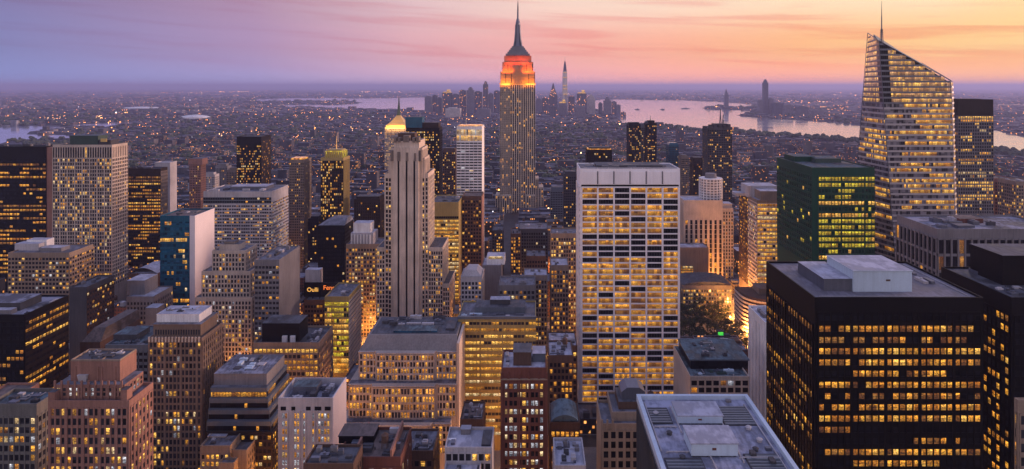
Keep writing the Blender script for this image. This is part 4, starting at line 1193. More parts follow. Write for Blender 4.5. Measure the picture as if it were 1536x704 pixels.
def bank():
    Y = 420.
    b = Bd('office_building', 'grey stone terraced block with a bowed centre and a slanted roof in the lower centre', 538, 686, 527, Y, 40, 668, wall='limestone', roof='dark', box=False, short='bowed grey terraced block')
    bm = W['limestone']
    def tier(p0, p1, tp, dy, z0=0):
        b.mb.box(X(p0,Y), X(p1,Y), Y-dy, Y+40, z0, Z(tp,Y))
    def bow(p0, p1, dy, tp, dep=2.6):
        a, e = X(p0,Y), X(p1,Y); n = 8
        po = [(a+(e-a)*k/n, Y-dy-dep*math.sin(math.pi*k/n)**.7) for k in range(n+1)]
        b.mb.prism(po+[(e, Y-dy+.5), (a, Y-dy+.5)], 0, Z(tp,Y))
        return po
    tier(538, 686, 527, 0); tier(526, 686, 570, 5); tier(517, 679, 622, 10)
    k = dict(ch=4.55, wf=.56, hf=.62, lit=('random', .50, 'amber'), dp=.35, ds=.3, dark='mid')
    for (p0,p1,dy,t0,t1) in ((538,686,0,569,530),(526,686,5,620,574),(517,679,10,668,626)):
        if t1 == 530: q0, q1 = 566, 652
        elif t1 == 574: q0, q1 = 563, 655
        else: q0, q1 = 553, 650
        b.fac('F', X(p0,Y)+.6, X(q0,Y)-.4, Z(t0,Y), Z(t1,Y), Y-dy, cw=2.2, **k)
        b.fac('F', X(q1,Y)+.4, X(p1,Y)-.6, Z(t0,Y), Z(t1,Y), Y-dy, cw=2.2, **k)
        a, e = X(q0,Y), X(q1,Y)
        b.mb.box(a, e, Y-dy-2.2, Y-dy, 0, Z(t1-4,Y))
        b.mb.prism([(a-1.6, Y-dy), (a, Y-dy-2.2), (a, Y-dy)], 0, Z(t1-4,Y)); b.mb.prism([(e, Y-dy), (e, Y-dy-2.2), (e+1.6, Y-dy)], 0, Z(t1-4,Y))
        b.fac('F', a+.2, e-.2, Z(t0,Y), Z(t1,Y), Y-dy-2.2, cw=2.0, **k)
        mb = MB(); mb.box(a-.3, e+.3, Y-dy-2.9, Y-dy-2.2, Z(t1-3.4,Y), Z(t1-1.6,Y), 0, None, True); mb.box(X(p0,Y)-.3, a-1.7, Y-dy-.7, Y-dy, Z(t1-3.2,Y), Z(t1-1.8,Y), 0, None, True); mb.box(e+1.7, X(p1,Y)+.3, Y-dy-.7, Y-dy, Z(t1-3.2,Y), Z(t1-1.8,Y), 0, None, True)
        mb.build('cornice', W['palegrey'], b.root)
    for (p0,p1,dy,tp) in ((526,686,5,570),(517,679,10,622)):
        mb = MB(); mb.box(X(p0,Y)+.5, X(p1,Y)-.5, Y-dy+.4, Y-.1 if dy == 5 else Y-5.1, Z(tp,Y)+.01, Z(tp,Y)+.12); mb.build('terrace', RF['grey'], b.root)
    zr = Z(527,Y)
    mb = MB(); mb.frust([(X(539,Y), X(685,Y), Y+.5, Y+40, zr), (X(548,Y), X(684,Y), Y+7, Y+40, zr+8.2)]); mb.build('mansard_roof', W['concrete'], b.root)
    mb = MB(); mb.box(X(552,Y), X(682,Y), Y+9, Y+39, zr+8.21, zr+8.5); mb.build('roof', RF['dark'], b.root)
    b.roofmb = MB()
    b.pbox('roof_well', X(585,Y), X(652,Y), Y+10, Y+20, zr+8.5, zr+9.6, 'teal', 'teal')
    b.pbox('roof_unit', X(664,Y), X(678,Y), Y+14, Y+30, zr+8.5, zr+9.8, 'darkgrey', 'dark')
    b.clutter(X(555,Y), X(660,Y), Y+22, Y+38, zr+8.5, 12, hmax=2.6)
    b.pbox('side_pylon', X(686.2,Y), X(690,Y), Y-4.5, Y+30, 0, zr+7, 'beige', None)
    b.finish()
bank()

b = Bd('office_building', 'square white block with a blank pinkish side and a sunken roof, lower left centre', 417, 499, 597, 330, 23, 700, wall='palegrey', roof='patch', short='square white block', box=False)
b.mb.box(b.x0, b.x1, b.y0, b.y1, 0, b.H-4)
for a in ((b.x0,b.x1,b.y0,b.y0+.6),(b.x0,b.x1,b.y1-.6,b.y1),(b.x0,b.x0+.6,b.y0+.6,b.y1-.6),(b.x1-.6,b.x1,b.y0+.6,b.y1-.6)): b.mb.box(*a, b.H-4, b.H)
b.roofmb.box(b.x0+.6, b.x1-.6, b.y0+.6, b.y1-.6, b.H-3.98, b.H-3.8)
b.fac('F', b.x0+2, b.x1-1.5, 20, b.H-7.4, b.y0, cols=16, ch=4.2, wf=.55, hf=.55, lit=('random', .55, 'gold'), dp=.0, ds=.0, dark='white')
drop = {2, 3, 6, 8, 9, 11}
b.win = [w_ for w_ in b.win if int((w_[1]-b.x0-2)/((b.x1-b.x0-3.5)/16)) not in drop]
mb = MB()
for q in range(17):
    c_ = b.x0+2+q*(b.x1-b.x0-3.5)/16
    if q in (2,4,6,7,8,10,11,12): mb.box(c_-.35, c_+.35, b.y0-.3, b.y0, 10, b.H-6.5)
mb.build('pilaster', W['palegrey'], b.root)
mb = MB()
for p0, p1 in ((421,429),(437,443),(459,466),(472,482),(487,496)): mb.box(X(p0,330), X(p1,330), b.y0-.08, b.y0, b.H-6.6, b.H-4.6)
mb.build('louvre', L['glass'], b.root)
mb = MB(); mb.box(b.x1, b.x1+.4, b.y0-.2, b.y1, 0, b.H+.3); mb.build('side_wall', MATS['pale_render'], b.root)
b.clutter(b.x0+2, b.x1-2, b.y0+2, b.y1-2, b.H-3.9, 12, hmax=3.2)
b.pbox('penthouse', X(440,342), X(476,342), 341, 349, b.H-3.8, b.H+.6, 'steel', 'teal')
b.finish()

def layered():
    Y = 370.
    b = Bd('office_building', 'dark banded glass block stepping outward below a grey roof box', 318, 400, 581, Y, 30, 700, wall='bluegreyclad', roof='grey', box=False, short='dark banded glass block')
    tp = [581, 596, 611, 626, 641]; ex = [0, 1.2, 2.6, 4.2, 5.6]
    zprev = None
    for i, t in enumerate(tp):
        zt = Z(t, Y); zb = Z(tp[i+1], Y) if i < 4 else 0
        x0, x1, y0, y1 = b.x0-1, b.x1+ex[i], Y-ex[i], Y+30+ex[i]*.3
        if i < 4:
            b.mb.box(x0, x1, y0, y1, zb, zt)
            mb = MB(); mb.box(x0+.3, x1+.35, y0-.35, y1, zt-2.7, zt-.2, 0, None, True); mb.build('spandrel', W['bluegreyclad'], b.root)
            b.fac('F', x0+.4, x1-.1, zb+.2, zt-2.8, y0, cw=1.7, rows=1, wf=.92, hf=.9, lit=('office', .38, 'amber'), dp=.1, ds=.05, mat='black')
            b.fac('R', y0+.3, y1-.3, zb+.2, zt-2.8, x1, cw=1.7, rows=1, wf=.92, hf=.9, lit=('office', .3, 'amber'), dp=.1, ds=.05, mat='black')
        else:
            b.mb.box(x0, x1, y0, y1, zb, zt, b.m('bronze'))
            b.fac('F', x0+.4, x1-.4, 0.5, zt-1, y0, cw=2.5, ch=4, wf=.6, hf=.5, lit=('random', .38, 'gold'), dp=.3, ds=.2, mat='bronze')
            b.fac('R', y0+.4, y1-.4, 0.5, zt-1, x1, cw=2.5, ch=4, wf=.7, hf=.55, lit=('random', .6, 'amber'), dp=.3, ds=.2, mat='bronze')
    zt = Z(581, Y)
    b.pbox('penthouse', b.x0, b.x1-1.0, Y+2.5, Y+29, zt+.02, zt+6.6, 'grey', 'patch', .2)
    b.clutter(b.x0+5, b.x1-5, Y+6, Y+26, zt+6.7, 8, mats=('bluewhite','palegrey','darkgrey'), hmax=1.6)
    b.roofmb = MB(); b.roofmb.box(b.x0-.4, b.x1-.2, Y+.3, Y+2.4, zt+.01, zt+.1)
    b.finish()
layered()

b = Bd('office_building', 'beige office with a black roof box left of the yellow green lit block', 380, 478, 517, 480, 34, 640, wall='tan', roof='dark', short='black boxed beige office', par=1.5)
b.fac('F', b.x0+.5, b.x1-.5, Z(600,480), Z(522,480), b.y0, cw=3.2, ch=4.6, wf=.7, hf=.55, lit=('office', .7, 'amber'), dp=.4, ds=.3, dark='mid'); b.side(cw=3.2, ch=4.6, wf=.62, hf=.5, lit=('random', .25, 'orange'), dp=.35, ds=.3, dark='mid')
b.pbox('penthouse', X(394,486), X(450,486), 485, 503, b.H+.1, b.H+14, 'black', 'dark', .2)
for q in (0,1): b.pbox('satellite_dish_housing', X(424+q*12,484.5), X(431+q*12,484.5), 483, 484.9, b.H+.1, b.H+5, 'white')
b.clutter(X(455,484), b.x1-3, 484, 510, b.H, 8, hmax=2.2)
b.finish()

b = Bd('office_building', 'vivid yellow green lit block with a pale ribbed flank left of the bowed terraced block', 487, 523, 447, 560, 40, 565, wall='ylwclad', roof='grey', short='yellow green lit block')
b.fac('F', b.x0, b.x1, Z(536,560), Z(452,560), b.y0, cw=2.2, ch=4.8, wf=.9, hf=.66, lit=('full', .86, 'lime'), dp=.15, ds=.25, mat='ylwclad', dark='green')
b.fac('F', b.x0, b.x1, Z(560,560), Z(537,560), b.y0, cw=2.2, ch=4.0, wf=.95, hf=.8, lit=('full', .98, 'gold'), dp=.1, ds=.15, mat='ylwclad')
b.side(z0=Z(560,560), cw=3.2, ch=4.0, wf=.95, hf=.35, lit=('random', .04, 'gold'), dp=.1, ds=.6, mat='beige', dark='mid')
b.clutter(b.x0+2, b.x1-2, b.y0+3, b.y1-4, b.H, 5, hmax=2.2)
b.finish()

def prewar():
    Y = 380.
    b = Bd('apartment_tower', 'tall brown prewar tower topped by a white box in the lower left', 222, 303, 510, Y, 26, 720, wall='umber', roof='brown', short='white topped brown tower')
    b.front(z0=10, z1=b.H-1, m=.6, cw=2.5, ch=4.15, wf=.60, hf=.60, lit=('random', .19, 'mixed'), dp=.3, ds=.15, dark='mid', every=4, ew=.35)
    b.side(z0=10, z1=b.H-1, m=.6, cw=2.6, ch=4.15, wf=.46, hf=.52, lit=('random', .10, 'mixed'), dp=.5, ds=.2, dark='mid')
    zt = Z(487, 384)
    b.pbox('upper_storey', X(230,384), X(301,384), 384, 404, b.H+.1, zt, 'umber', 'grey', .5)
    mb = MB()
    for q in range(18): mb.box(X(233+q*3.8,384), X(235+q*3.8,384), 383.9, 383.99, b.H+1.6, b.H+4.6)
    mb.build('attic_window', L['mid'], b.root)
    b.pbox('roof_box', X(235,387), X(299,387), 387, 402, zt+.3, Z(472,387), 'white', 'pale', .15)
    b.clutter(X(240,390), X(290,390), 389, 400, Z(472,387), 3, hmax=.9)
    mb = MB()
    for q in range(16): mb.box(b.x0+.4+q*2.0, b.x0+1.3+q*2.0, b.y0-.5, b.y0, b.H-1.2, b.H+1.9)
    mb.build('parapet_tooth', W['beige'], b.root)
    b.finish()
    # its terraced wing
    b = Bd('apartment_building', 'low terraced brown wing at the foot of the white topped brown tower', 300, 345, 672, 352, 24, 720, wall='tan', roof='grey', short='terraced brown wing')
    b.front(m=.5, cw=2.5, ch=4.0, wf=.5, hf=.52, lit=('random', .55, 'gold'), dp=.2, ds=.15); b.side(m=.5, cw=2.5, ch=4.0, wf=.5, hf=.5, lit=('random', .3, 'mixed'), dp=.2, ds=.15)
    b.pbox('stair_tower', X(312,362), X(338,362), 362, 372, b.H+.1, Z(655,362), 'beige', 'pale', .3)
    b.block(b.x1+.1, b.x1+8.5, b.y0+2, b.y1+4, 0, b.H-3.5, 1.2)
    b.block(b.x1-4, b.x1+4.5, b.y0-5, b.y0-.1, 0, b.H-6.5, 1.2)
    b.fac('R', b.y0+3, b.y1+3, 30, b.H-5, b.x1+8.5, cw=2.4, ch=3.9, wf=.5, hf=.5, lit=('random', .35, 'mixed'), dp=.2, ds=.1)
    b.clutter(b.x0+1, b.x1-1, b.y0+2, b.y0+9, b.H, 4, hmax=1.4)
    b.finish()
prewar()

def pinktower():
    Y = 270.
    b = Bd('apartment_tower', 'pinkish brick tower with stepped top floors in the lower left corner', 72, 194, 606, Y, 17, 720, wall='pinkbrick', roof='grey', short='pink stepped brick tower', par=1.4)
    k = dict(lit=('random', .27, 'mixed'), dp=.3, ds=.12, dark='mid')
    b.front(z0=20, z1=b.H-1.5, m=.8, cw=2.4, ch=4.1, wf=.58, hf=.60, every=3, ew=.3, **k); b.side(z0=20, z1=b.H-1.5, m=.6, cw=2.6, ch=4.1, wf=.45, hf=.5, **k)
    z1 = Z(577, 273.5)
    mb = MB(); mb.box(X(83,273.5), X(187,273.5), 273.5, 286.5, b.H+.1, z1, 0, 1)
    mb.build('upper_storey', [W['pinkbrick'], RF['grey']], b.root)
    b.fac('F', X(84,273.5), X(186,273.5), b.H+1.5, z1-1.2, 273.5, cw=2.4, rows=2, wf=.5, hf=.62, lit=('random', .3, 'white'), dp=.25, ds=.15, dark='mid')
    b.fac('R', 274, 286, b.H+1.5, z1-1.2, X(187,273.5), cw=2.4, rows=2, wf=.5, hf=.62, lit=('random', .2, 'white'), dp=.25, ds=.15, dark='mid')
    mb = MB()
    for q in range(11): mb.box(X(83+q*10,273.5)-.4, X(83+q*10,273.5)+.4, 273, 273.49, b.H+.2, z1+1.8)
    mb.build('parapet_pier', W['pinkbrick'], b.root)
    z2 = Z(543, 276.5)
    o = b.pbox('penthouse', X(106,276.5), X(180,276.5), 276.5, 288, z1+.1, z2, 'pinkbrick', 'dark', .12)
    mb = MB()
    for (a0,a1,c0,c1) in ((106,180,276.5,276.9),(106,180,287.6,288)): mb.box(X(a0,276.5), X(a1,276.5), c0, c1, z2+.3, z2+1.0)
    mb.box(X(106,276.5), X(106,276.5)+.4, 277, 287.5, z2+.3, z2+1.0); mb.box(X(180,276.5)-.4, X(180,276.5), 277, 287.5, z2+.3, z2+1.0); mb.box(X(150,276.5), X(150,276.5)+.3, 277, 287.5, z2+.3, z2+.8)
    mb.build('roof_kerb', W['tan'], o)
    mb = MB(); mb.frust([(X(119,276),X(130,276),275.6,276.45,z1+.2),(X(117,276),X(132,276),275.2,276.45,z1+3.2)]); mb.build('bracket', W['palegrey'], o)
    mb = MB()
    for p in (112, 146, 152, 172): mb.box(X(p,276)-.3, X(p,276)+.3, 276.2, 276.49, z1+.2, z2-2)
    mb.build('buttress', W['pinkbrick'], o)
    b.clutter(X(110,277), X(176,277), 278, 287, z2+.3, 4, hmax=.8)
    b.pbox('corner_turret', X(183,271), X(192,271), 270.3, 274, b.H+.1, b.H+5.5, 'pinkbrick', 'dark', .1); b.pbox('corner_turret', X(74,271), X(84,271), 270.3, 273.3, b.H+.1, b.H+4.5, 'pinkbrick', 'dark', .1)
    b.finish()
pinktower()

b = Bd('office_building', 'grey green office with a sunken dark roof in the bottom left corner', -20, 55, 612, 300, 16, 720, wall='concrete', roof='teal', short='grey green corner office', par=1.8)
b.mats[0] = W['olivegrey']
b.front(z0=20, z1=b.H-4, m=.4, cw=2.6, ch=4.3, wf=.66, hf=.56, lit=('random', .25, 'mixed'), dp=.35, ds=.2, mat='olivegrey', dark='mid'); b.side(z0=20, z1=b.H-4, m=.4, cw=2.6, ch=4.3, wf=.6, hf=.5, lit=('random', .2, 'mixed'), dp=.35, ds=.2, dark='mid')
b.clutter(b.x0+4, b.x1-2, b.y0+2, b.y1-2, b.H, 6, hmax=1.6); b.finish()
b = Bd('apartment_building', 'small brown building peeping out left behind the grey green corner office', -30, 20, 601, 340, 18, 640, wall='pinkbrick', roof='brown', short='small brown building at the left edge')
b.side(m=.4, cw=2.6, ch=4, wf=.5, hf=.5, lit=('random', .3, 'mixed'), dp=.2, ds=.1); b.finish()

b = Bd('office_building', 'black office with amber strips and a cluttered roof at the left edge', -70, 37, 475, 400, 38, 590, wall='black', roof='patch', short='black office at the left edge', par=1.2)
b.front(m=.4, cw=2.8, ch=4.3, wf=.8, hf=.5, lit=('office', .4, 'amber'), dp=.3, ds=.2); b.side(m=.4, cw=2.8, ch=4.3, wf=.85, hf=.45, lit=('office', .5, 'amber'), dp=.2, ds=.2, mat='bronze')
b.pbox('penthouse', X(-50,410), X(30,410), 410, 428, b.H+.1, b.H+5, 'darkgrey', 'patch', .3)
b.pbox('roof_unit', X(-10,404), X(18,404), 403, 408, b.H+.1, b.H+3, 'grey', 'pale')
b.clutter(X(35,404), b.x1-1, 402, 436, b.H, 6, hmax=1.6); b.finish()

b = Bd('office_building', 'squat tan block with pale roof sheds before the black tower at left edge', 12, 104, 381, 620, 34, 440, wall='tan', roof='grey', short='squat tan block')
b.front(cw=3.3, ch=4.2, wf=.6, hf=.5, lit=('random', .26, 'mixed'), dp=.3, ds=.2); b.side(cw=3.3, ch=4.2, wf=.6, hf=.5, lit=('random', .3, 'orange'), dp=.3, ds=.2)
for q in ((22,58,366,632,12,'palegrey'),(60,92,372,628,12,'grey'),(40,70,360,640,10,'white')): b.roofbox('roof_shed', *q[:5], b.H, q[5], 'pale')
b.finish()

def stepped():
    Y = 560.
    b = Bd('apartment_tower', 'stepped grey stone tower between the teal glass block and the blank grey slab', 318, 368, 378, Y, 24, 552, wall='limestone', roof='grey', short='stepped grey stone tower')
    b.block(X(304,Y), X(377,Y), Y-2, Y+28, 0, Z(408,Y)); b.block(X(296,Y), X(381,Y), Y-4, Y+31, 0, Z(446,Y))
    k = dict(cw=2.9, ch=4.1, wf=.52, hf=.58, dp=.3, ds=.12, dark='mid', lit=('random', .22, 'mixed'))
    b.fac('F', X(319,Y), X(367,Y), Z(407,Y), Z(380,Y), Y, **k); b.fac('F', X(305,Y), X(376,Y), Z(445,Y), Z(411,Y), Y-2, **k); b.fac('F', X(297,Y), X(380,Y), Z(580,Y), Z(449,Y), Y-4, **k)
    b.fac('R', Y+1, Y+23, Z(407,Y), Z(380,Y), X(368,Y), **k); b.fac('R', Y-1, Y+27, Z(445,Y), Z(411,Y), X(377,Y), **k); b.fac('R', Y-3, Y+30, Z(580,Y), Z(449,Y), X(381,Y), **k)
    b.roofbox('penthouse', 329, 359, 367, Y+5, 12, b.H, 'limestone', 'dark', .2); b.roofbox('penthouse', 336, 352, 362.5, Y+7, 8, Z(367,Y+5), 'taupe', 'dark')
    b.finish()
stepped()
b = Bd('office_building', 'grey slab with a blank side wall behind the black boxed beige office', 382, 419, 392, 520, 46, 490, wall='grey', roof='grey', short='blank grey slab')
b.front(cw=2.8, ch=4.1, wf=.75, hf=.45, lit=('random', .12, 'mixed'), dp=.2, ds=.25, dark='mid'); b.clutter(b.x0+2, b.x1-2, b.y0+4, b.y1-4, b.H, 5)
b.finish()

# billboard block with lit signs
b = Bd('office_building', 'low dark block carrying two lit signs behind the black boxed beige office', 456, 512, 452, 600, 30, 500, wall='brownbrick', roof='dark', short='sign carrying block')
b.front(m=.5, cw=3, ch=4.2, wf=.7, hf=.5, lit=('office', .7, 'amber'), dp=.2, ds=.2)
b.roofbox('roof_hut', 458, 480, 405, 622, 8, b.H, 'palegrey', 'pale'); b.finish()
b2 = Bd('billboard', 'dark rooftop billboard with yellow and orange lit lettering on the sign block', 456, 512, 424, 606, 1.2, 446, wall='black', box=False, short='lit billboard', H=Z(424,606))
OFF[b2.root.name] = (offset(b2.root)[0], 606, b.H); b2.root.location = OFF[b2.root.name]
b2.mb.box(b2.x0, b2.x1, 606, 607, b.H+2, Z(424,606)); 
for q in range(6): b2.mb.box(b2.x0+1+q*6.6, b2.x0+1.6+q*6.6, 607, 609, b.H+.1, Z(428,606))
def lettering(txt, px, py, size, mat, Y, parent, name='lit_lettering'):
    cu = bpy.data.curves.new(name, 'FONT'); cu.body = txt; cu.size = size; cu.extrude = .12; cu.align_x = 'CENTER'; cu.align_y = 'CENTER'; cu.offset = .05
    t = bpy.data.objects.new(name, cu); C.objects.link(t)
    dg = bpy.context.evaluated_depsgraph_get(); me = bpy.data.meshes.new_from_object(t.evaluated_get(dg))
    bpy.data.objects.remove(t); bpy.data.curves.remove(cu)
    me.materials.clear(); me.materials.append(mat)
    o = bpy.data.objects.new(name, me); C.objects.link(o); o.parent = parent
    ox, oy, oz = offset(parent); o.location = (X(px,Y)-ox, Y-oy, Z(py,Y)-oz); o.rotation_euler = (R(90), 0, 0)
    return o
lettering('Oulli', 469, 435, 5.6, plain('yellow_sign_light', (.9,.6,.2), .5, 0, .8, (1,.50,.08)), 605.85, b2.root)
lettering('Feng', 493.5, 432, 6.0, plain('orange_sign_light', (.9,.3,.1), .5, 0, .8, (1,.22,.03)), 605.85, b2.root)
b2.finish()

b = Bd('office_building', 'small pale grey setback tower below the broad gridded tower', 190, 230, 447, 560, 30, 500, wall='grey', roof='pale', short='small grey setback tower')
b.front(cw=2.8, ch=4.2, wf=.5, hf=.5, lit=('random', .06, 'gold'), dp=.3, ds=.12, dark='mid'); b.side(cw=2.8, ch=4.2, wf=.5, hf=.5, lit=('random', .08, 'gold'), dp=.3, ds=.12, dark='mid')
b.roofbox('upper_storey', 190, 217, 421, 568, 20, b.H, 'grey', 'pale'); b.roofbox('upper_storey', 218, 236, 462, 548, 11, 0, 'grey', 'pale'); b.finish()
b = Bd('office_building', 'dark narrow fronted building with a lit brown flank left of the small grey setback tower', 104, 130, 433, 520, 34, 500, wall='darkgrey', roof='dark', short='brown flanked building')
b.side(cw=3, ch=4.2, wf=.6, hf=.42, lit=('random', .3, 'mixed'), dp=.2, ds=.2, mat='brownbrick', dark='mid'); b.clutter(b.x0+1, b.x1-1, b.y0+2, b.y1-2, b.H, 4); b.finish()
b = Bd('warehouse', 'brown low hall with a sloping dark roof above the pink stepped brick tower', 120, 150, 516, 462, 48, 555, wall='brownbrick', roof='brown', short='sloping roof hall')
mb = MB(); mb.frust([(b.x0,b.x1,b.y0,b.y1,b.H),(b.x0+5,b.x1-1,b.y0+8,b.y1-2,b.H+9)]); mb.build('roof_slope', RF['brown'], b.root)
b.side(cw=4, ch=4.2, wf=.6, hf=.4, lit=('random', .12, 'gold'), dp=.2, ds=.15); b.finish()
b = Bd('office_building', 'slate roofed dark building left of the white topped brown tower', 158, 222, 520, 420, 34, 575, wall='bluegreyclad', roof='teal', short='slate roofed building')
b.front(cw=3, ch=4.2, wf=.8, hf=.5, lit=('random', .06, 'gold'), dp=.2, ds=.2); b.pbox('penthouse', X(170,430), X(205,430), 430, 445, b.H+.1, b.H+4, 'darkgrey', 'teal'); b.clutter(b.x0+1, b.x1-1, b.y0+1, b.y0+9, b.H, 5, hmax=2); b.finish()
b = Bd('hall', 'low white domed roof beside the dark ragged lit tower', 193, 236, 412, 700, 30, 430, wall='brownbrick', roof='pale', short='low white domed hall')
mb = MB(); mb.loft([[(X(193,700)+.5+(X(236,700)-X(193,700)-1)*t_, 700+d, b.H+1.2+6*math.sin(math.pi*t_)) for t_ in [k/10 for k in range(11)]] for d in (.5, 29)], 0, False); mb.build('vaulted_roof', RF['pale'], b.root)
b.front(cw=3, ch=4, wf=.7, hf=.5, lit=('office', 1., 'amber'), dp=.2, ds=.15); b.finish()

# ---- centre middle distance, in front of the spired skyscraper
for (nm, lab, p0, p1, tp, Y, dep, vis, wl_, rf_, cw, pr, pal, sh) in (
    ('office_building','pale grey arched top block left of the blank grey slab in the centre',691,723,417,560,26,465,'palegrey','pale',2.8,.12,'gold','arched pale block'),
    ('office_building','plain grey slab with a white lit penthouse in the centre',723,752,400,600,30,458,'grey','pale',9,.02,'gold','white penthoused slab'),
    ('office_building','wide low grey block with a lit upper row behind the wide yellow lit office',748,803,430,530,26,500,'grey','grey',3.2,.16,'gold','wide low grey block'),
    ('apartment_building','tall windowed grey block right of the wide low grey block',786,821,415,560,22,515,'concrete','pale',2.6,.24,'gold','windowed grey block'),
    ('apartment_building','brown warm lit narrow block left of the white gridded tower',826,853,400,560,26,492,'taupe','pale',2.5,.34,'orange','brown warm lit block'),
    ('office_building','tan block with a lit cornice row, high behind the brown warm lit block',826,868,352,650,26,470,'tan','grey',2.6,.3,'gold','lit cornice block'),
    ('office_building','dark broad block below the spired skyscraper',778,822,345,800,40,420,'darkgrey','grey',3.,.06,'white','dark broad block'),
    ('office_building','small reddish block in front of the dark broad block',789,819,386,640,26,440,'brownbrick','grey',2.8,.12,'gold','small reddish block'),
    ('office_building','dark block with three orange lit rows below the spired skyscraper',766,781,352,780,30,420,'brownbrick','dark',3.,.5,'orange','three row dark block'),
    ('office_building','dark block with one gold row left below the spired skyscraper',738,754,347,860,30,400,'darkgrey','dark',3.,.35,'gold','gold row dark block'),
    ('apartment_building','dark brick building with an orange doorway glow right of the dark red brick tower',823,860,536,400,24,610,'brownbrick','pale',2.6,.35,'orange','dark brick building'),
    ('apartment_building','low building with white roof sheds left of the white gridded tower',823,866,521,450,26,600,'brownbrick','pale',3.,.3,'gold','white shed roofed building'),
    ('apartment_building','brown walk up with curved dark roof right of the dark red brick tower',825,870,637,330,20,690,'brownbrick','teal',2.6,.55,'orange','brown curved roof walk up'),
    ('office_building','small white roofed building in the bottom centre right of the dark red brick tower',832,879,703,250,20,720,'palegrey','pale',2.6,.2,'mixed','small white roofed building'),
    ('office_building','brown block with orange lit corner left of the dark red brick tower',690,724,632,380,22,690,'brownbrick','brown',2.8,.4,'orange','brown orange lit block'),
    ('warehouse','low grey flat roof below the bowed terraced block',600,650,680,305,20,720,'brownbrick','grey',3.,.25,'gold','low grey flat roof'),
    ('apartment_building','dark brick row with cluttered roofs in the bottom left centre',505,601,690,270,24,720,'redbrick','brown',2.6,.28,'white','cluttered dark brick row'),
    ('apartment_building','small dark roofed building cut by the bottom edge below the square white block',455,530,700,255,14,720,'brownbrick','dark',2.6,.2,'gold','small dark roofed building'),
    ('office_building','beige corner of a building cut by the right edge at the bottom',1527,1600,606,200,1.6,720,'tan','grey',2.6,.2,'mixed','beige right corner building'),
    ('apartment_tower','brown round shouldered tower at the right edge behind the grey columned block',1492,1522,269,800,30,336,'pinkbrick','brown',2.8,.15,'orange','brown right edge tower'),
    ('apartment_tower','tan tower touching the right edge beside the brown round shouldered tower',1524,1560,274,760,30,336,'tan','brown',2.8,.25,'gold','tan right edge tower'),
    ('office_building','blank beige box with a lit side window right of the white gridded tower',1020,1063,373,770,24,425,'taupe','pale',9,.0,'gold','blank beige box'),
    ('office_building','dark round roofed block with scattered lights above the park',1024,1098,430,715,40,478,'concrete','dark',2.9,.42,'gold','round roofed block'),
    ('office_building','brown lit building left of the blank beige box behind the white gridded tower',1018,1042,322,830,30,380,'brownbrick','dark',3.,.4,'orange','brown lit building'),
    ):
    b = Bd(nm, lab, p0, p1, tp, Y, dep, vis, wall=wl_, roof=rf_, short=sh)
    if cw < 8:
        kk = dict(cw=cw, ch=4.1, wf=.56, hf=.55, dp=.25, ds=.15, dark='mid' if wl_ not in ('brownbrick','redbrick','darkgrey') else 'glass')
        b.front(m=.4, lit=('random', pr, pal), **kk); b.side(m=.4, lit=('random', pr*.7, pal), **kk)
    n = 7 if Y < 480 else 3
    b.clutter(b.x0+1.2, b.x1-1.2, b.y0+2, b.y1-2, b.H, n, hmax=2.4)
    if 'arched' in lab:
        mb = MB(); mb.frust([(b.x0+1,b.x1-1,b.y0+1,b.y1-1,b.H+1.2),(b.x0+5,b.x1-5,b.y0+4,b.y1-4,b.H+6)]); mb.build('mansard_roof', W['palegrey'], b.root)
    if 'penthoused' in sh:
        o = b.roofbox('penthouse', 730, 757, 385, 606, 16, b.H, 'white', 'pale'); mb = MB(); mb.box(X(733,606), X(754,606), 605.9, 605.99, b.H+5.5, b.H+8); mb.build('lit_strip', L['pale'], o)
    if 'white sheds' in lab or 'shed roofed' in sh:
        b.roofbox('roof_shed', 826, 842, 513, 456, 10, b.H, 'white', 'pale'); b.roofbox('roof_shed', 846, 862, 508, 462, 8, b.H, 'palegrey', 'pale')
    if 'lit side' in lab:
        b.fac('F', X(1021,Y), X(1040,Y), Z(418,Y), Z(399,Y), b.y0, cw=2, ch=3, wf=.8, hf=.75, lit=('full', .97, 'gold'), dp=.2, ds=.15)
    if 'round roofed' in sh or 'curved' in sh:
        mb = MB(); n_ = 12; y0_, y1_ = b.y0+1, b.y1-1
        mb.loft([[(b.x0+.8+(b.x1-b.x0-1.6)*k/n_, yy, b.H+1.3+(Z(tp-(9 if Y < 500 else 5),Y)-Z(tp,Y))*math.sin(math.pi*k/n_)**.7) for k in range(n_+1)] for yy in (y0_, y1_)], 0, False)
        mb.face([(b.x0+.8+(b.x1-b.x0-1.6)*k/n_, y0_, b.H+1.3+(Z(tp-(9 if Y < 500 else 5),Y)-Z(tp,Y))*math.sin(math.pi*k/n_)**.7) for k in range(n_+1)])
        mb.build('vaulted_roof', RF[rf_], b.root)
    if 'cluttered' in sh:
        mb = MB(); mb.box(X(530,Y), X(533,Y), b.y0+.1, b.y1, b.H, b.H+3.5); mb.box(X(585,Y), X(588,Y), b.y0+.1, b.y1, b.H, b.H+4.2); mb.build('party_wall', W['pinkbrick'], b.root)
        b.pbox('roof_shed', X(508,282), X(560,282), 282, 292, b.H+.2, b.H+3.4, 'black', 'brown', .3)
        b.tank(X(570,Y), Y+9, b.H+.1, 1.6)
    if nm == 'apartment_building' and Y < 480 and 'roofed' not in sh and 'row' not in sh: b.tank(b.x0+(b.x1-b.x0)*.7, b.y0+dep*.6, b.H+.1, 1.7)
    b.finish()

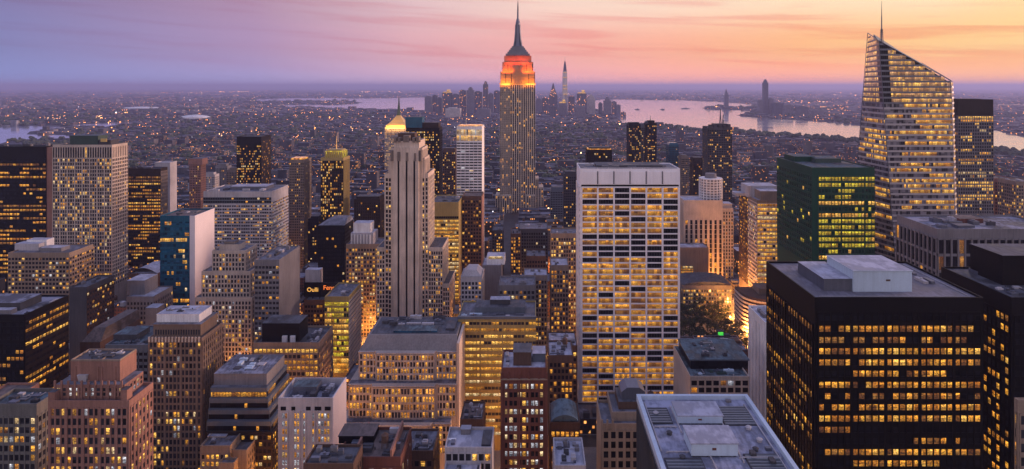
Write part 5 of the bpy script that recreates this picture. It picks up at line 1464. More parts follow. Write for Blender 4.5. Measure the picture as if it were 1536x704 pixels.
# white roofed building with stepped front, bottom centre
b = Bd('office_building', 'pale lilac flat roofed building with a framed lower terrace at the bottom centre', 667, 738, 676, 280, 17, 720, wall='palegrey', roof='pale', short='lilac flat roofed building', par=1.4)
b.front(m=.4, z1=b.H-.8, cw=3.0, ch=4.0, wf=.72, hf=.62, lit=('random', .35, 'gold'), dp=.35, ds=.25, dark='mid')
b.pbox('roof_shed', X(692,294), X(706,294), 292.5, 296, b.H+.1, b.H+2.4, 'grey', 'pale', .2)
b.pbox('roof_shed', X(722,283), X(736,283), 283, 295, b.H+.1, b.H+1.0, 'darkgrey', 'dark')
b.pbox('roof_unit', X(676,284), X(682,284), 284, 287, b.H+.1, b.H+1.2, 'steel'); b.pbox('roof_unit', X(670,288), X(684,288), 287.5, 289, b.H+.1, b.H+.6, 'white')
b.block(X(669,280), X(722,280), 268, 279.9, 0, b.H-6, 1.2); b.clutter(X(672,270), X(716,270), 270, 278, b.H-6, 3, hmax=1); b.finish()

# stepped tan tower left of the foreground roof, with a grey tank housing
b = Bd('apartment_tower', 'tan stepped tower with an arched grey roof tank left of the foreground roof', 902, 960, 640, 262, 20, 720, wall='tan', roof='grey', short='tan stepped tower')
b.front(z0=20, z1=b.H-1.5, m=.4, cw=3.0, ch=4.1, wf=.52, hf=.58, lit=('random', .06, 'mixed'), dp=.3, ds=.12, dark='glass')
b.block(X(918,266), X(960,266), 266, 284, b.H, Z(622,266), 1); b.pbox('roof_storey', X(928,270), X(962,270), 270, 283, Z(622,266)+.1, Z(603,270), 'brownbrick', 'dark')
mb = MB(); x0_, x1_ = X(932,272), X(968,272)
mb.loft([[(x0_, yy, Z(603,270)), (x0_, yy, Z(592,270)), (x0_+2.5, yy, Z(585,270)), (x1_-2.5, yy, Z(585,270)), (x1_, yy, Z(592,270)), (x1_, yy, Z(603,270))] for yy in (272, 281)], 0, True)
mb.face([(x0_, 272, Z(603,270)), (x1_, 272, Z(603,270)), (x1_, 272, Z(592,270)), (x1_-2.5, 272, Z(585,270)), (x0_+2.5, 272, Z(585,270)), (x0_, 272, Z(592,270))])
mb.build('tank_housing', W['steel'], b.root)
mb = MB()
for p in (903, 911, 919): mb.box(X(p,262)-.4, X(p,262)+.4, 261.6, 262, b.H-2, b.H+3); 
mb.build('parapet_pier', W['tan'], b.root); b.finish()

# beige pillared complex with round tower behind the park
b = Bd('skyscraper', 'beige pillared tower crowned by a white gridded drum right of the white gridded tower', 1026, 1084, 302, 806, 36, 425, wall='beige', roof='pale', short='white drum crowned tower')
b.front(z0=Z(430,806), z1=Z(330,806), cw=6.2, ch=6, wf=.42, hf=.9, lit=('random', .06, 'orange'), dp=1.0, ds=.1); b.side(cw=5, ch=6, wf=.4, hf=.8, lit=('random', .06, 'orange'), dp=.8, ds=.1)
mb = MB(); cx_, cy_ = X(1066,826), 826
mb.cyl(cx_, cy_, b.H, Z(268,826), 14.2, None, 20, 0); mb.cyl(cx_, cy_, Z(268,826), Z(260,826), 8, 7, 16, 0)
for k in range(20):
    a = 2*math.pi*k/20; x_, y_ = cx_+14.4*math.cos(a), cy_+14.4*math.sin(a); mb.box(x_-.6, x_+.6, y_-.6, y_+.6, b.H, Z(267,826), 1)
for k in range(8): mb.cyl(cx_, cy_, b.H+2+k*3.4, b.H+3.3+k*3.4, 14.7, None, 20, 1)
mb.build('drum', [W['grey'], W['white']], b.root); b.finish()
b = Bd('apartment_tower', 'beige rounded tower attached right of the white drum crowned tower', 1084, 1100, 314, 850, 30, 425, wall='beige', roof='pale', short='rounded beige tower')
b.front(z0=Z(430,850), cw=3.6, ch=4.6, wf=.45, hf=.6, lit=('random', .1, 'orange'), dp=.5, ds=.15, dark='mid'); b.roofbox('penthouse', 1085, 1098, 306, 855, 16, b.H, 'beige', 'pale', .4); b.finish()

# mid distance towers on the right
b = Bd('office_tower', 'dark twin antenna tower standing before the bay', 1062, 1098, 192, 1100, 36, 272, wall='darkgrey', roof='dark', short='twin antenna tower')
b.front(cw=3, ch=4.1, wf=.55, hf=.5, lit=('random', .13, 'gold'), dp=.4, ds=.15); b.side(cw=3, ch=4.1, wf=.5, hf=.5, lit=('random', .1, 'gold'), dp=.3, ds=.15)
b.roofbox('penthouse', 1072, 1092, 186, 1106, 20, b.H, 'darkgrey', 'dark')
for p, t in ((1081, 164), (1085, 172)):
    mb = MB(); mb.bar((X(p-1.5,1115),1115,Z(188,1115)), (X(p,1115),1115,Z(t,1115)), .9, 0, 5); mb.bar((X(p+1.5,1115),1117,Z(188,1115)), (X(p,1115),1115,Z(t+8,1115)), .7, 0, 5); mb.build('antenna', W['steel'], b.root)
for q in range(5): b.roofbox('roof_unit', 1064+q*7, 1068+q*7, 188.5-random.random()*2, 1102, 8, b.H, 'darkgrey')
b.finish()
for (lab, p0, p1, tp, Y, vis, wl_, pr, sh, cap) in (
    ('dark slab of a pair with a blue glass strip between, left one',943,961,187,1300,250,'black',.18,'left dark pair slab',0),
    ('slightly taller dark slab with a peaked cap, right of the blue glass strip',969,985,186,1310,250,'black',.2,'right dark pair slab',1),
    ('blue grey glass strip tower squeezed between two dark slabs',958,969.5,189,1325,250,'bluegreyclad',.1,'blue glass strip tower',0),
    ('dark teal block with rounded top near the twin antenna tower',1003,1018,218,1400,270,'tealclad',.05,'dark teal block',2),
    ('slim brown tower between the dark teal block and the twin antenna tower',1022,1033,236,1350,300,'taupe',.12,'slim brown tower',0),
    ('dark boxy tower with a glowing rim above the white gridded tower',881,918,226,900,256,'black',.1,'glowing rim tower',3),
    ('dark block right of the spired skyscraper near its foot',846,866,262,1000,300,'darkgrey',.1,'dark foot block',0),
    ('tall grey block low beside the spired skyscraper right flank',826,846,285,1150,330,'bluegreyclad',.06,'grey flank block',0),
    ('dark tower just behind the white gridded tower, right side',1040,1056,240,1200,300,'bronze',.12,'dark rear tower',0),
    ('slim dark block left behind the white tower with lit top',664,683,226,1150,292,'brownbrick',.22,'slim dark rear block',0),
    ('dark residential block below the yellow crowned tower',531,570,300,900,372,'bronze',.08,'dark residential block',0),
    ('dark narrow tower between the slim orange capped and yellow crowned towers',462,478,330,880,400,'black',.15,'dark narrow tower',0),
    ):
    b = Bd('office_tower', lab, p0, p1, tp, Y, 28, vis, wall=wl_, roof='dark', short=sh)
    b.front(cw=3.2, ch=4.2, wf=.55, hf=.5, lit=('random', pr, 'gold'), dp=.4, ds=.15); b.side(cw=3.2, ch=4.2, wf=.5, hf=.5, lit=('random', pr, 'gold'), dp=.3, ds=.15)
    if cap == 1:
        b.roofbox('peaked_cap', p0+3, p1-3, tp-5, Y+5, 12, b.H, 'black'); mb = MB(); mb.cyl(X((p0+p1)/2,Y), Y+10, Z(tp-5,Y), Z(tp-12,Y), 1.3, .5, 5); mb.build('antenna', W['steel'], b.root)
    elif cap == 2:
        mb = MB(); mb.frust([(b.x0,b.x1,b.y0,b.y1,b.H),(b.x0+3,b.x1-3,b.y0+2,b.y1-2,b.H+5)]); mb.build('rounded_top', W['tealclad'], b.root)
    elif cap == 3:
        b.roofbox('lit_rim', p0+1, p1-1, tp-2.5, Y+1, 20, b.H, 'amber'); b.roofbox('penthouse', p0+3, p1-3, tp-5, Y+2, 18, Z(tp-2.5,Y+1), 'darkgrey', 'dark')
        mb = MB(); mb.cyl(X(913,Y), Y+14, Z(tp-5,Y), Z(tp-20,Y), .5, .2, 5); mb.build('antenna', W['steel'], b.root)
    else: b.pbox('penthouse', b.x0+2, b.x1-2, b.y0+5, b.y1-5, b.H, b.H+4, wl_, 'dark')
    b.finish()

# ------------------------------------------------------------------ procedural city walls for small and far buildings
def citymat(name, col, lit, cell, warm=1.0, strength=1.3, big=None):
    """wall with a window grid cut in (dark glass, some lit), flat roof colour on top; all in world metres"""
    m, nt, b = newmat(name); N = NT(nt)
    geo = N.n('ShaderNodeNewGeometry'); p = geo.outputs['Position']; nrm = geo.outputs['Normal']
    sp = N.n('ShaderNodeSeparateXYZ'); N.l(p, sp.inputs[0]); sn = N.n('ShaderNodeSeparateXYZ'); N.l(nrm, sn.inputs[0])
    ax = N.math('ABSOLUTE', sn.outputs[0]); az = N.math('ABSOLUTE', sn.outputs[2])
    side = N.math('GREATER_THAN', ax, .5); roof = N.math('GREATER_THAN', az, .5)
    mx = N.n('ShaderNodeMix', data_type='FLOAT'); N.l(side, mx.inputs[0]); N.l(sp.outputs[0], mx.inputs[2]); N.l(sp.outputs[1], mx.inputs[3])
    u_ = N.math('DIVIDE', mx.outputs[0], cell[0]); v_ = N.math('DIVIDE', sp.outputs[2], cell[1])
    fu = N.math('FRACT', u_); fv = N.math('FRACT', v_)
    inw = N.math('MULTIPLY', N.math('LESS_THAN', N.math('ABSOLUTE', N.math('SUBTRACT', fu, .5)), .29), N.math('LESS_THAN', N.math('ABSOLUTE', N.math('SUBTRACT', fv, .5)), .28))
    inw = N.math('MULTIPLY', inw, N.math('SUBTRACT', 1., roof))
    cv = N.n('ShaderNodeCombineXYZ'); N.l(N.math('FLOOR', u_), cv.inputs[0]); N.l(N.math('FLOOR', v_), cv.inputs[1])
    other = N.n('ShaderNodeMix', data_type='FLOAT'); N.l(side, other.inputs[0]); N.l(sp.outputs[1], other.inputs[2]); N.l(sp.outputs[0], other.inputs[3])
    N.l(N.math('FLOOR', N.math('DIVIDE', other.outputs[0], 9.)), cv.inputs[2])
    w = N.n('ShaderNodeTexWhiteNoise', noise_dimensions='3D'); N.l(cv.outputs[0], w.inputs['Vector'])
    sc2 = N.n('ShaderNodeSeparateColor'); N.l(w.outputs['Color'], sc2.inputs[0])
    dens = N.step(N.noise(p, .006, 3), .40, .62, .25, 1.8)
    isl = N.math('LESS_THAN', w.outputs['Value'], N.math('MULTIPLY', dens, lit))
    em = N.math('MULTIPLY', N.math('MULTIPLY', inw, isl), N.math('ADD', .4, sc2.outputs[1]))
    N.put(N.math('MULTIPLY', em, strength), b.inputs['Emission Strength'])
    N.put(N.mix(sc2.outputs[0], (1., .34, .06, 1), (1., .70, .28, 1)), b.inputs['Emission Color'])
    hue = N.noise(N.scale(p, (.03, .03, 0)), 1., 2)
    wall = N.mix(N.step(hue, .35, .65), c4(tuple(v*.55 for v in col)), c4(tuple(v*1.35 for v in col)))
    wall = N.mix(inw, wall, (.025, .025, .03, 1))
    rf = N.mix(N.step(N.noise(N.scale(p, (.035, .035, 0)), 1., 4), .38, .62), (.022, .026, .040, 1), (.15, .16, .22, 1))
    N.put(N.mix(roof, wall, rf), b.inputs['Base Color']); b.inputs['Roughness'].default_value = .75
    return m
CW = [('brown', citymat('brown_city_wall', (.085,.052,.042), .14, (3.1, 3.6))), ('grey', citymat('grey_city_wall', (.13,.125,.135), .12, (3.3, 3.7))),
      ('tan', citymat('tan_city_wall', (.20,.155,.125), .13, (2.9, 3.5))), ('dark', citymat('dark_city_wall', (.03,.028,.034), .12, (3.4, 3.9))),
      ('slate grey', citymat('slate_city_wall', (.034,.038,.060), .05, (3.2, 3.8))), ('dusky mauve', citymat('dusky_city_wall', (.052,.048,.066), .05, (3.2, 3.8))),
      ('red brick', citymat('red_city_wall', (.105,.042,.032), .13, (3.0, 3.4)))]
FARW = [citymat('far_city_wall_dark', (.036,.036,.050), .018, (7, 6), 1, 5.), citymat('far_city_wall_grey', (.075,.072,.088), .035, (8, 6), 1, 9.),
        citymat('far_city_wall_pale', (.26,.25,.28), .02, (9, 6), 1, 5.), citymat('far_city_wall_red', (.085,.055,.058), .02, (8, 6), 1, 5.)]
DTW = [wallmat('downtown_stone', (.16,.15,.17)), wallmat('downtown_glass', (.07,.08,.11), .3), wallmat('downtown_pale', (.48,.44,.42)), wallmat('downtown_slate', (.11,.11,.13))]
DTM = citymat('downtown_wall', (.10,.10,.12), .05, (9, 9), 1, 3.)

# ------------------------------------------------------------------ downtown cluster and the towers across the bay
def dtower(label, p0, p1, top, Y, base=182, m=0, cap=None, name='skyscraper', group=None, lit=False):
    x0, x1 = X(p0,Y), X(p1,Y); dep = max(30, (x1-x0)*.9)
    r = empty(name, ((x0+x1)/2, Y+dep/2, 0)); tag(r, label, 'skyscraper', group or 'downtown towers before the bay')
    mb = MB(); h = Z(top, Y); mt = [DTM if lit else DTW[m], RF['grey'], L['gold']]
    mb.box(x0, x1, Y, Y+dep, 0, h, 0, 1)
    w = x1-x0
    for k in range(4):   # ribs
        a = x0+w*(k+.5)/4; mb.box(a-w*.04, a+w*.04, Y-3, Y, 0, h-6)
    mb.build('wall', mt, r)
    t = MB()
    if cap == 'spike': t.frust([(x0,x1,Y,Y+dep,h),(x0+w*.2,x1-w*.2,Y+dep*.2,Y+dep*.8,h+w*.5),(x0+w*.46,x1-w*.46,Y+dep*.46,Y+dep*.54,h+w*1.5)])
    elif cap == 'step': t.box(x0+w*.2, x1-w*.2, Y+4, Y+dep-4, h, h+18); t.box(x0+w*.35, x1-w*.35, Y+8, Y+dep-8, h+18, h+30)
    elif cap == 'lit': t.box(x0+w*.1, x1-w*.1, Y+4, Y+dep-4, h, h+10, 2); t.box(x0+w*.5, x1-w*.2, Y+5, Y+dep-5, h+10, h+30, 2)
    else: t.box(x0+w*.2, x1-w*.3, Y+5, Y+dep-5, h, h+7)
    t.build('crown', mt, r)
    foots.append((x0, x1, Y, Y+dep, 1))
foots = []
DT = [('left end slab of the downtown cluster',637,647.5,145.5,6000,0,None),('second slab from the left end of the downtown cluster',648.5,656,143.5,6200,3,None),
  ('low downtown slab tucked third from the left end',655,663,147.5,5800,1,None),('downtown tower with a lit jagged gold crown left of the spired skyscraper',663,677,139.5,5900,1,'lit'),
  ('dark downtown tower right beside the jagged gold crown',678,689,142,5900,3,None),('broad flat topped tower of the left downtown group',689,699,136,6100,1,None),
  ('round shouldered tower in the middle of the left downtown group',700,711,135.5,6000,0,'step'),('square shouldered tower left of the slender lit peak',711,723,138,6200,3,None),
  ('tallest slender tower of the left downtown group with a lit peak',724.5,732,126.5,6000,3,'step'),('wide lower body beside the slender lit peak',732.5,740,141,6050,0,None),('downtown slab touching the left edge of the spired skyscraper',741,750,137,6100,1,None),
  ('low pale downtown block under the left group',668,690,163,5200,2,None),('low grey downtown block under the slender lit peak',715,735,164,5300,0,None),
  ('low downtown block right of the spired skyscraper',804,813,149,6100,0,None),('downtown tower with lit base right of the spired skyscraper',813,824,147.5,5800,3,None),
  ('pointed downtown tower left of the needle topped tower',824,836,143,6000,1,'spike'),('dark squat tower directly below the pointed downtown tower',825,834,160,5300,3,None),
  ('broad dark tower at the foot of the needle topped tower',838,850,155,5500,0,'lit'),('tower standing right behind the needle topped tower',853,862,145,6200,1,None),
  ('dark broad tower with glowing rim right of the needle topped tower',866,880,140.5,5700,3,'lit'),('pale glowing slab beside the glowing rim downtown tower',880.5,893,147,5800,2,'step'),
  ('narrow dark tower first in the right waterfront group',898,904,155,5600,3,None),('tallest pale tower of the right waterfront group',906,917,151,5600,0,'step'),
  ('paired slim tower right of the tallest waterfront tower',918,925,153,5600,1,None),('stepped tower second from the right end of the waterfront group',925.5,931,158,5500,0,None),
  ('low end tower at the right end of the waterfront group',931.5,939,169,5400,3,None),('low broad dark block before the waterfront group',879,902,173,4800,3,None),('dark low slab before the glowing rim downtown tower',862,878,160,5200,0,None)]
for lab,p0,p1,t,Y,m,cap in DT: dtower(lab,p0,p1,t,Y,m=m,cap=cap, lit=(m in (1,3)))
# needle topped tower
def needle():
    Y = 6000.; r = empty('skyscraper', (X(847.5,Y), Y+40, 0)); tag(r, 'tapering glass tower with a dark needle top rising above the downtown horizon', 'skyscraper', 'downtown towers before the bay')
    def ring(w, t, rot): 
        h = w/945*Y/2; c = X(847.7,Y)
        return [(c+h*1.2*math.cos(rot+math.pi*k/4)*(1 if k % 2 else .82), Y+40+h*1.2*math.sin(rot+math.pi*k/4)*(1 if k % 2 else .82), Z(t,Y)) for k in range(8)]
    mb = MB(); mb.loft([ring(9,172,0), ring(9,150,0), ring(7.4,112,0), ring(6.6,107,0)], 0); mb.build('wall', [wallmat('needle_glass', (.42,.40,.44), .25, .2, .3, .6)], r)
    mb = MB(); mb.loft([ring(5.6,107,0), ring(4,99,0), ring(1.6,92,0)], 0); mb.build('needle_top', W['darkgrey'], r)
    mb = MB(); mb.cyl(X(847.7,Y), Y+40, Z(92,Y), Z(86,Y), 2.2, .8, 6); mb.build('mast', W['steel'], r)
    mb = MB()
    for t, k in ((108.5,'pale'),(116,'gold'),(128,'gold'),(133,'amber'),(141,'pale')): mb.box(X(844.6,Y), X(850.6,Y), Y-2, Y+12, Z(t+1.1,Y), Z(t,Y))
    mb.build('lit_floor', L['gold'], r)
needle()
NJ = [('lone tall dark tower on the far shore across the bay',1145.5,1152.5,124,5900,3,'step'),('lower tower left of the lone tall tower across the bay',1138,1145,151,5850,0,None),('lower tower right of the lone tall tower across the bay',1154,1160,148,5900,0,None),
  ('slim tower standing on the far spit in the bay',1087,1093,143,7300,1,'spike'),('broad block on the far shore right of the tall tower',1162,1176,155,5800,1,None),('grey block in the far shore row, middle',1178,1190,158,5700,0,None),('squat block on the far shore toward the glass tower',1198,1212,160,5600,3,None),('low block at the right of the far shore row',1222,1236,166,5500,0,None),('low pale block beside the tower on the far spit',1095,1106,161.5,7300,0,None),('small block left foot of the far shore towers',1128,1138,166,5850,3,None)]
for lab,p0,p1,t,Y,m,cap in NJ: dtower(lab,p0,p1,t,Y,m=m,cap=cap,group='towers across the bay', name='skyscraper')

# ------------------------------------------------------------------ fillers: low city between the named buildings
FW, FH = 768, 352
occ = np.full((FH, FW), 1e9)
def rect(px0, px1, pt, pb):
    return max(0,int(px0/2)), min(FW,int(math.ceil(px1/2))), max(0,int(pt/2)), min(FH,int(math.ceil(pb/2)))
hero_foot = []
for h in HEROES:
    if h.root.name.startswith('billboard'): continue
    a, e, t, bt = rect(PX(h.x0,h.y0), PX(h.x1,h.y0), PY(h.H,h.y0), PY(0,h.y0))
    if a < e and t < bt: occ[t:bt,a:e] = np.minimum(occ[t:bt,a:e], h.y0)
    hero_foot.append((h.x0-3, h.x1+3, h.y0-4, h.y1+3))
heros = [(h.y0, PX(h.x0,h.y0), max(PX(h.x1,h.y0), PX(h.x1,h.y1)), min(PX(h.x0,h.y0), PX(h.x0,h.y1)), h.vis) for h in HEROES]
park = (X(1015,650), X(1108,650), 606, 705)
cands = []
for (bx0, bx1, by0, by1) in BLOCKS:
    nx = 8
    for r in range(2):
        x = bx0+1
        while x < bx1-12:
            w = random.uniform(16, 42); 
            if x+w > bx1-1: w = bx1-1-x
            if w < 10: break
            y0 = by0+1+r*31.5; d = random.uniform(24, 30.5)
            cands.append((x, x+w-.6, y0, y0+d)); x += w
for j in range(0, 30):      # beyond the paved grid, up to about 2.6 km
    y0 = 1760+j*42
    x = -y0*.9
    while x < y0*.85:
        w = random.uniform(22, 60); cands.append((x, x+w*.85, y0, y0+random.uniform(22, 36))); x += w
random.shuffle(cands)
cands.sort(key=lambda c: c[2])
fill = []
for (x0, x1, y0, y1) in cands:
    if any(x0 < b_ and x1 > a_ and y0 < d_ and y1 > c_ for a_, b_, c_, d_ in hero_foot): continue
    if x0 < park[1] and x1 > park[0] and y0 < park[3] and y1 > park[2]: continue
    pa, pb = PX(x0,y0), PX(x1,y0)
    if pb < -30 or pa > 1566: continue
    if in_water((x0+x1)/2, (y0+y1)/2): continue
    lim = 330 if y0 < 1300 else float(np.interp((pa+pb)/2, [0,110,125,380,640,930,985,1040,1100,1180,1284,1440,1536], [219,214,168,166,166,188,191,196,202,208,216,229,234]))
    for hy, ha, hb, ha2, hv in heros:
        if hy > y0 and pb > min(ha, ha2) and pa < hb: lim = max(lim, hv-2)
    if 1010 < pb and pa < 1126 and 436 < y0 < 700: lim = max(lim, 520)
    hmax = Z(lim, y0) if lim else 90
    rr = random.random()
    h = (random.uniform(14, 34) if rr < .6 else random.uniform(30, 58) if rr < .9 else random.uniform(55, 85))
    if y0 > 1300: h = random.uniform(8, 18) if rr < .86 else random.uniform(18, 34) if rr < .98 else random.uniform(36, 62)
    h = min(h, hmax-4)
    if h < 6:
        if y0 > 1300: continue
        h = random.uniform(9, 12)
    if PY(h, y0) < lim-30 and lim: continue
    if y0 > 1300 and random.random() < .35: continue
    # keep the bright avenue and the foreground clear
    a, e, t, bt = rect(PX(x0,y0), PX(x1,y0), PY(h,y1), PY(0,y0))
    if a >= e or t >= bt: 
        vis = 0
    else:
        vis = int((occ[t:bt,a:e] > y0).sum()); occ[t:bt,a:e] = np.minimum(occ[t:bt,a:e], y0)
    fill.append(dict(x0=x0,x1=x1,y0=y0,y1=y1,h=h,vis=vis,m=random.randrange(len(CW)) if y0 < 1300 else random.choice((3,4,4,5,5,1)), px=(pa+pb)/2, py=PY(h,y0)))
order = sorted(range(len(fill)), key=lambda i: -fill[i]['vis'])
NSINGLE = 185
single = set(i for i in order[:NSINGLE] if fill[i]['vis'] > 3)
low = MB(); lowm = [m for _, m in CW]
def filler_mesh(mb, f, detail, mi=None):
    x0, x1, y0, y1, h = f['x0'], f['x1'], f['y0'], f['y1'], f['h']; k = f['m'] if mi is None else mi
    mb.box(x0, x1, y0, y1, 0, h, k)
    t = .5
    for a in ((x0,x1,y0,y0+t),(x0,x1,y1-t,y1),(x0,x0+t,y0+t,y1-t),(x1-t,x1,y0+t,y1-t)): mb.box(*a, h-.01, h+1.1, k)
LS = [h for h in HEROES if 330 < 10000 and not h.root.name.startswith('billboard')]
labels = {}
for i in sorted(single, key=lambda i: fill[i]['px']):
    f = fill[i]
    # nearest named building on the picture
    best = min(LS, key=lambda h: abs((h.px0+h.px1)/2-f['px'])*1.0+abs(min(h.vis, 690)-f['py'])*1.3+(60 if f['y0'] > h.y1+900 else 0))
    cx = (best.px0+best.px1)/2
    rel = ('behind' if f['y0'] > best.y1 else 'before') if best.px0-4 <= f['px'] <= best.px1+4 else ('left of' if f['px'] < cx else 'right of')
    f['hint'] = (CW[f['m']][0], 'tall' if f['h'] > 52 else 'midrise' if f['h'] > 26 else 'low', rel, best.short)
    labels.setdefault(f['hint'], []).append(i)
ORD = ['first','second','third','fourth','fifth','sixth','seventh','eighth','ninth','tenth']
for hint, ids in labels.items():
    col, hh, rel, sh = hint
    for n, i in enumerate(ids):
        if len(ids) == 1: fill[i]['label'] = f'{hh} {col} building {rel} the {sh}'
        else: fill[i]['label'] = f'{ORD[min(n,9)]} from left of the {hh} {col} buildings {rel} the {sh}'
        if len(fill[i]['label'].split()) > 16: fill[i]['label'] = f'{ORD[min(n,9)]} {hh} {col} building {rel} the {sh}'
for i, f in enumerate(fill):
    if i in single:
        r = empty('building', ((f['x0']+f['x1'])/2, (f['y0']+f['y1'])/2, 0))
        tag(r, f['label'], 'building', 'low city buildings between the towers')
        mb = MB(); filler_mesh(mb, f, True, 0); mb.build('wall', CW[f['m']][1], r)
        x0, x1, y0, y1, h = f['x0'], f['x1'], f['y0'], f['y1'], f['h']
        if x1-x0 > 8:
            mb = MB(); mb.box(x0+.6, x1-.6, y0+.6, y1-.6, h+.02, h+.1); mb.build('roof', RF[random.choice(['dark','grey','patch','brown','pale','grey']) if y0 < 1300 else random.choice(['dark','dark','dark','brown','teal','grey'])], r)
            for q in range(random.randint(1, 3) if f['y0'] < 900 else 1):
                w = random.uniform(2.5, min(9, (x1-x0)*.4)); d = random.uniform(2.5, 8); a = random.uniform(x0+1, x1-w-1); c_ = random.uniform(y0+1, y1-d-1)
                mb = MB(); mb.box(a, a+w, c_, c_+d, h+.1, h+random.uniform(2, 4.5)+q*.3); mb.build('bulkhead', W[random.choice(['grey','brownbrick','concrete','darkgrey','palegrey'])], r)
            if f['y0'] < 1000 and random.random() < .35:
                a, c_ = random.uniform(x0+2.5, x1-2.5), y1-3
                mb = MB()
                for s1 in (-1,1):
                    for s2 in (-1,1): mb.box(a+s1*1.2-.1, a+s1*1.2+.1, c_+s2*1.2-.1, c_+s2*1.2+.1, h+.1, h+4.6)
                mb.cyl(a, c_, h+4.6, h+8.2, 1.8, None, 10); mb.cyl(a, c_, h+8.21, h+9.8, 1.9, .1, 10); mb.build('water_tank', W['brownbrick'], r)
    else:
        filler_mesh(low, f, False)
o = low.build('low_city_blocks', lowm); tag(o, 'mass of smaller low city blocks filling the streets between the towers', 'city blocks', kind='stuff')

# ------------------------------------------------------------------ far city: uncountable small blocks to the horizon
far = MB(); rng = random.Random(5)
def clear(x, y):
    return not any(a-10 < x < b_+10 and c_-10 < y < d_+60 for a, b_, c_, d_, _ in foots)
def scatter(y0, y1, pitch, wmin, wmax, hmin, hmax, tall, keep=.8):
    y = y0
    while y < y1:
        p = pitch*(y/y0)**.55
        xl = X(-40, y); xr = X(1580, y); x = xl
        while x < xr:
            if rng.random() < keep:
                xx = x+rng.uniform(-.3,.3)*p; yy = y+rng.uniform(-.3,.3)*p
                if not in_water(xx, yy) and not in_water(xx, yy-p*.5) and clear(xx, yy):
                    w = rng.uniform(wmin,wmax)*(p/pitch)**.8; d = rng.uniform(wmin,wmax)*(p/pitch)**.8
                    h = rng.uniform(hmin,hmax)*(1 if rng.random() > tall else rng.uniform(1.6,3.2))
                    if not in_water(xx-w/2, yy+d/2) and not in_water(xx+w/2, yy+d/2):
                        far.box(xx-w/2, xx+w/2, yy-d/2, yy+d/2, 0, h, rng.choice((0,0,0,1,1,3)) if math.sin(xx*.0017+1)+math.sin(yy*.0013+xx*.0006) < .55 else rng.choice((0,1,2,2,3)))
            x += p
        y += p*.9
scatter(2990, 5600, 46, 18, 40, 6, 14, .04, .62)
scatter(5600, 14000, 105, 40, 90, 7, 17, .03, .6)
scatter(14000, 45000, 330, 120, 280, 10, 22, .03)
o = far.build('distant_city', FARW); tag(o, 'endless low city spreading to the horizon, dotted with small lights', 'distant city', kind='stuff')

# floodlit patches: street and yard lamps seen as specks, small emissive lamp heads on the ground
sp = MB(); 
def lampspot(x, y, r, k):
    z = 9; sp.loft([[(x+r*math.cos(math.pi*2*q/5), y+r*math.sin(math.pi*2*q/5), z) for q in range(5)], [(x+r*.5*math.cos(math.pi*2*q/5), y+r*.5*math.sin(math.pi*2*q/5), z+r*1.3) for q in range(5)]], k)
for _ in range(620):
    py = 139+(330-139)*rng.random()**1.4
    px = rng.uniform(0, 1536); Y = CAMZ*FPX/(py-VPY); x = X(px, Y)
    if in_water(x, Y): continue
    lampspot(x, Y, (.8+rng.random()**4*2.4)*max(1, Y/2900), rng.choice((0,0,0,1,1,2)))
# strings of lamps along the straight avenues of the outer districts
for _ in range(95):
    py = 142+(270-142)*rng.random()**1.5
    px = rng.uniform(-40, 1576); Y = CAMZ*FPX/(py-VPY); x = X(px, Y)
    a = rng.choice((.12, .12, -1.35, 1.62, .75))+rng.gauss(0, .06); st = 46*max(1, Y/3400); n = rng.randint(6, 20)
    kk = rng.choice((0,0,1))
    for q in range(n):
        if rng.random() < .3: continue
        xx, yy = x+math.cos(a)*st*q, Y+math.sin(a)*st*q
        if yy > 1750 and not in_water(xx, yy): lampspot(xx, yy, rng.uniform(.6, 1.25)*max(1, yy/2900), kk)
for (cx_, cy_, n, sx, sy) in ((20,180,26,30,9),(65,182,22,30,8),(100,178,30,18,8),(150,178,18,10,5),(185,172,22,20,5),(260,140,40,60,.8),(345,138.5,40,40,.6),(300,219,30,40,5),(330,205,10,16,8),(560,138.5,24,60,.8),(1230,160,24,50,8),(1250,170,22,40,8),(1210,154,30,60,1.5),(1180,236,24,40,6),(1100,228,14,40,9),(200,156,16,30,2),(460,212,14,30,6),(530,196,10,12,4)):
    for _ in range(n):
        px = rng.gauss(cx_, sx/2); py = max(136.5, rng.gauss(cy_, sy/2)); Y = CAMZ*FPX/(py-VPY); x = X(px, Y)
        if not in_water(x, Y): lampspot(x, Y, rng.uniform(.8, 2.0)*max(1, Y/2900), rng.choice((0,0,1)))
LM = [plain('sodium_lamp_glow', (.3,.2,.1), .5, 0, 7., (1,.36,.08)), plain('warm_lamp_glow', (.3,.25,.2), .5, 0, 6., (1,.58,.25)), plain('white_lamp_glow', (.3,.3,.3), .5, 0, 4.5, (.9,.85,.95))]
o = sp.build('distant_lamps', LM); tag(o, 'thousands of tiny orange lamps scattered over the distant city', 'distant lamps', kind='stuff')

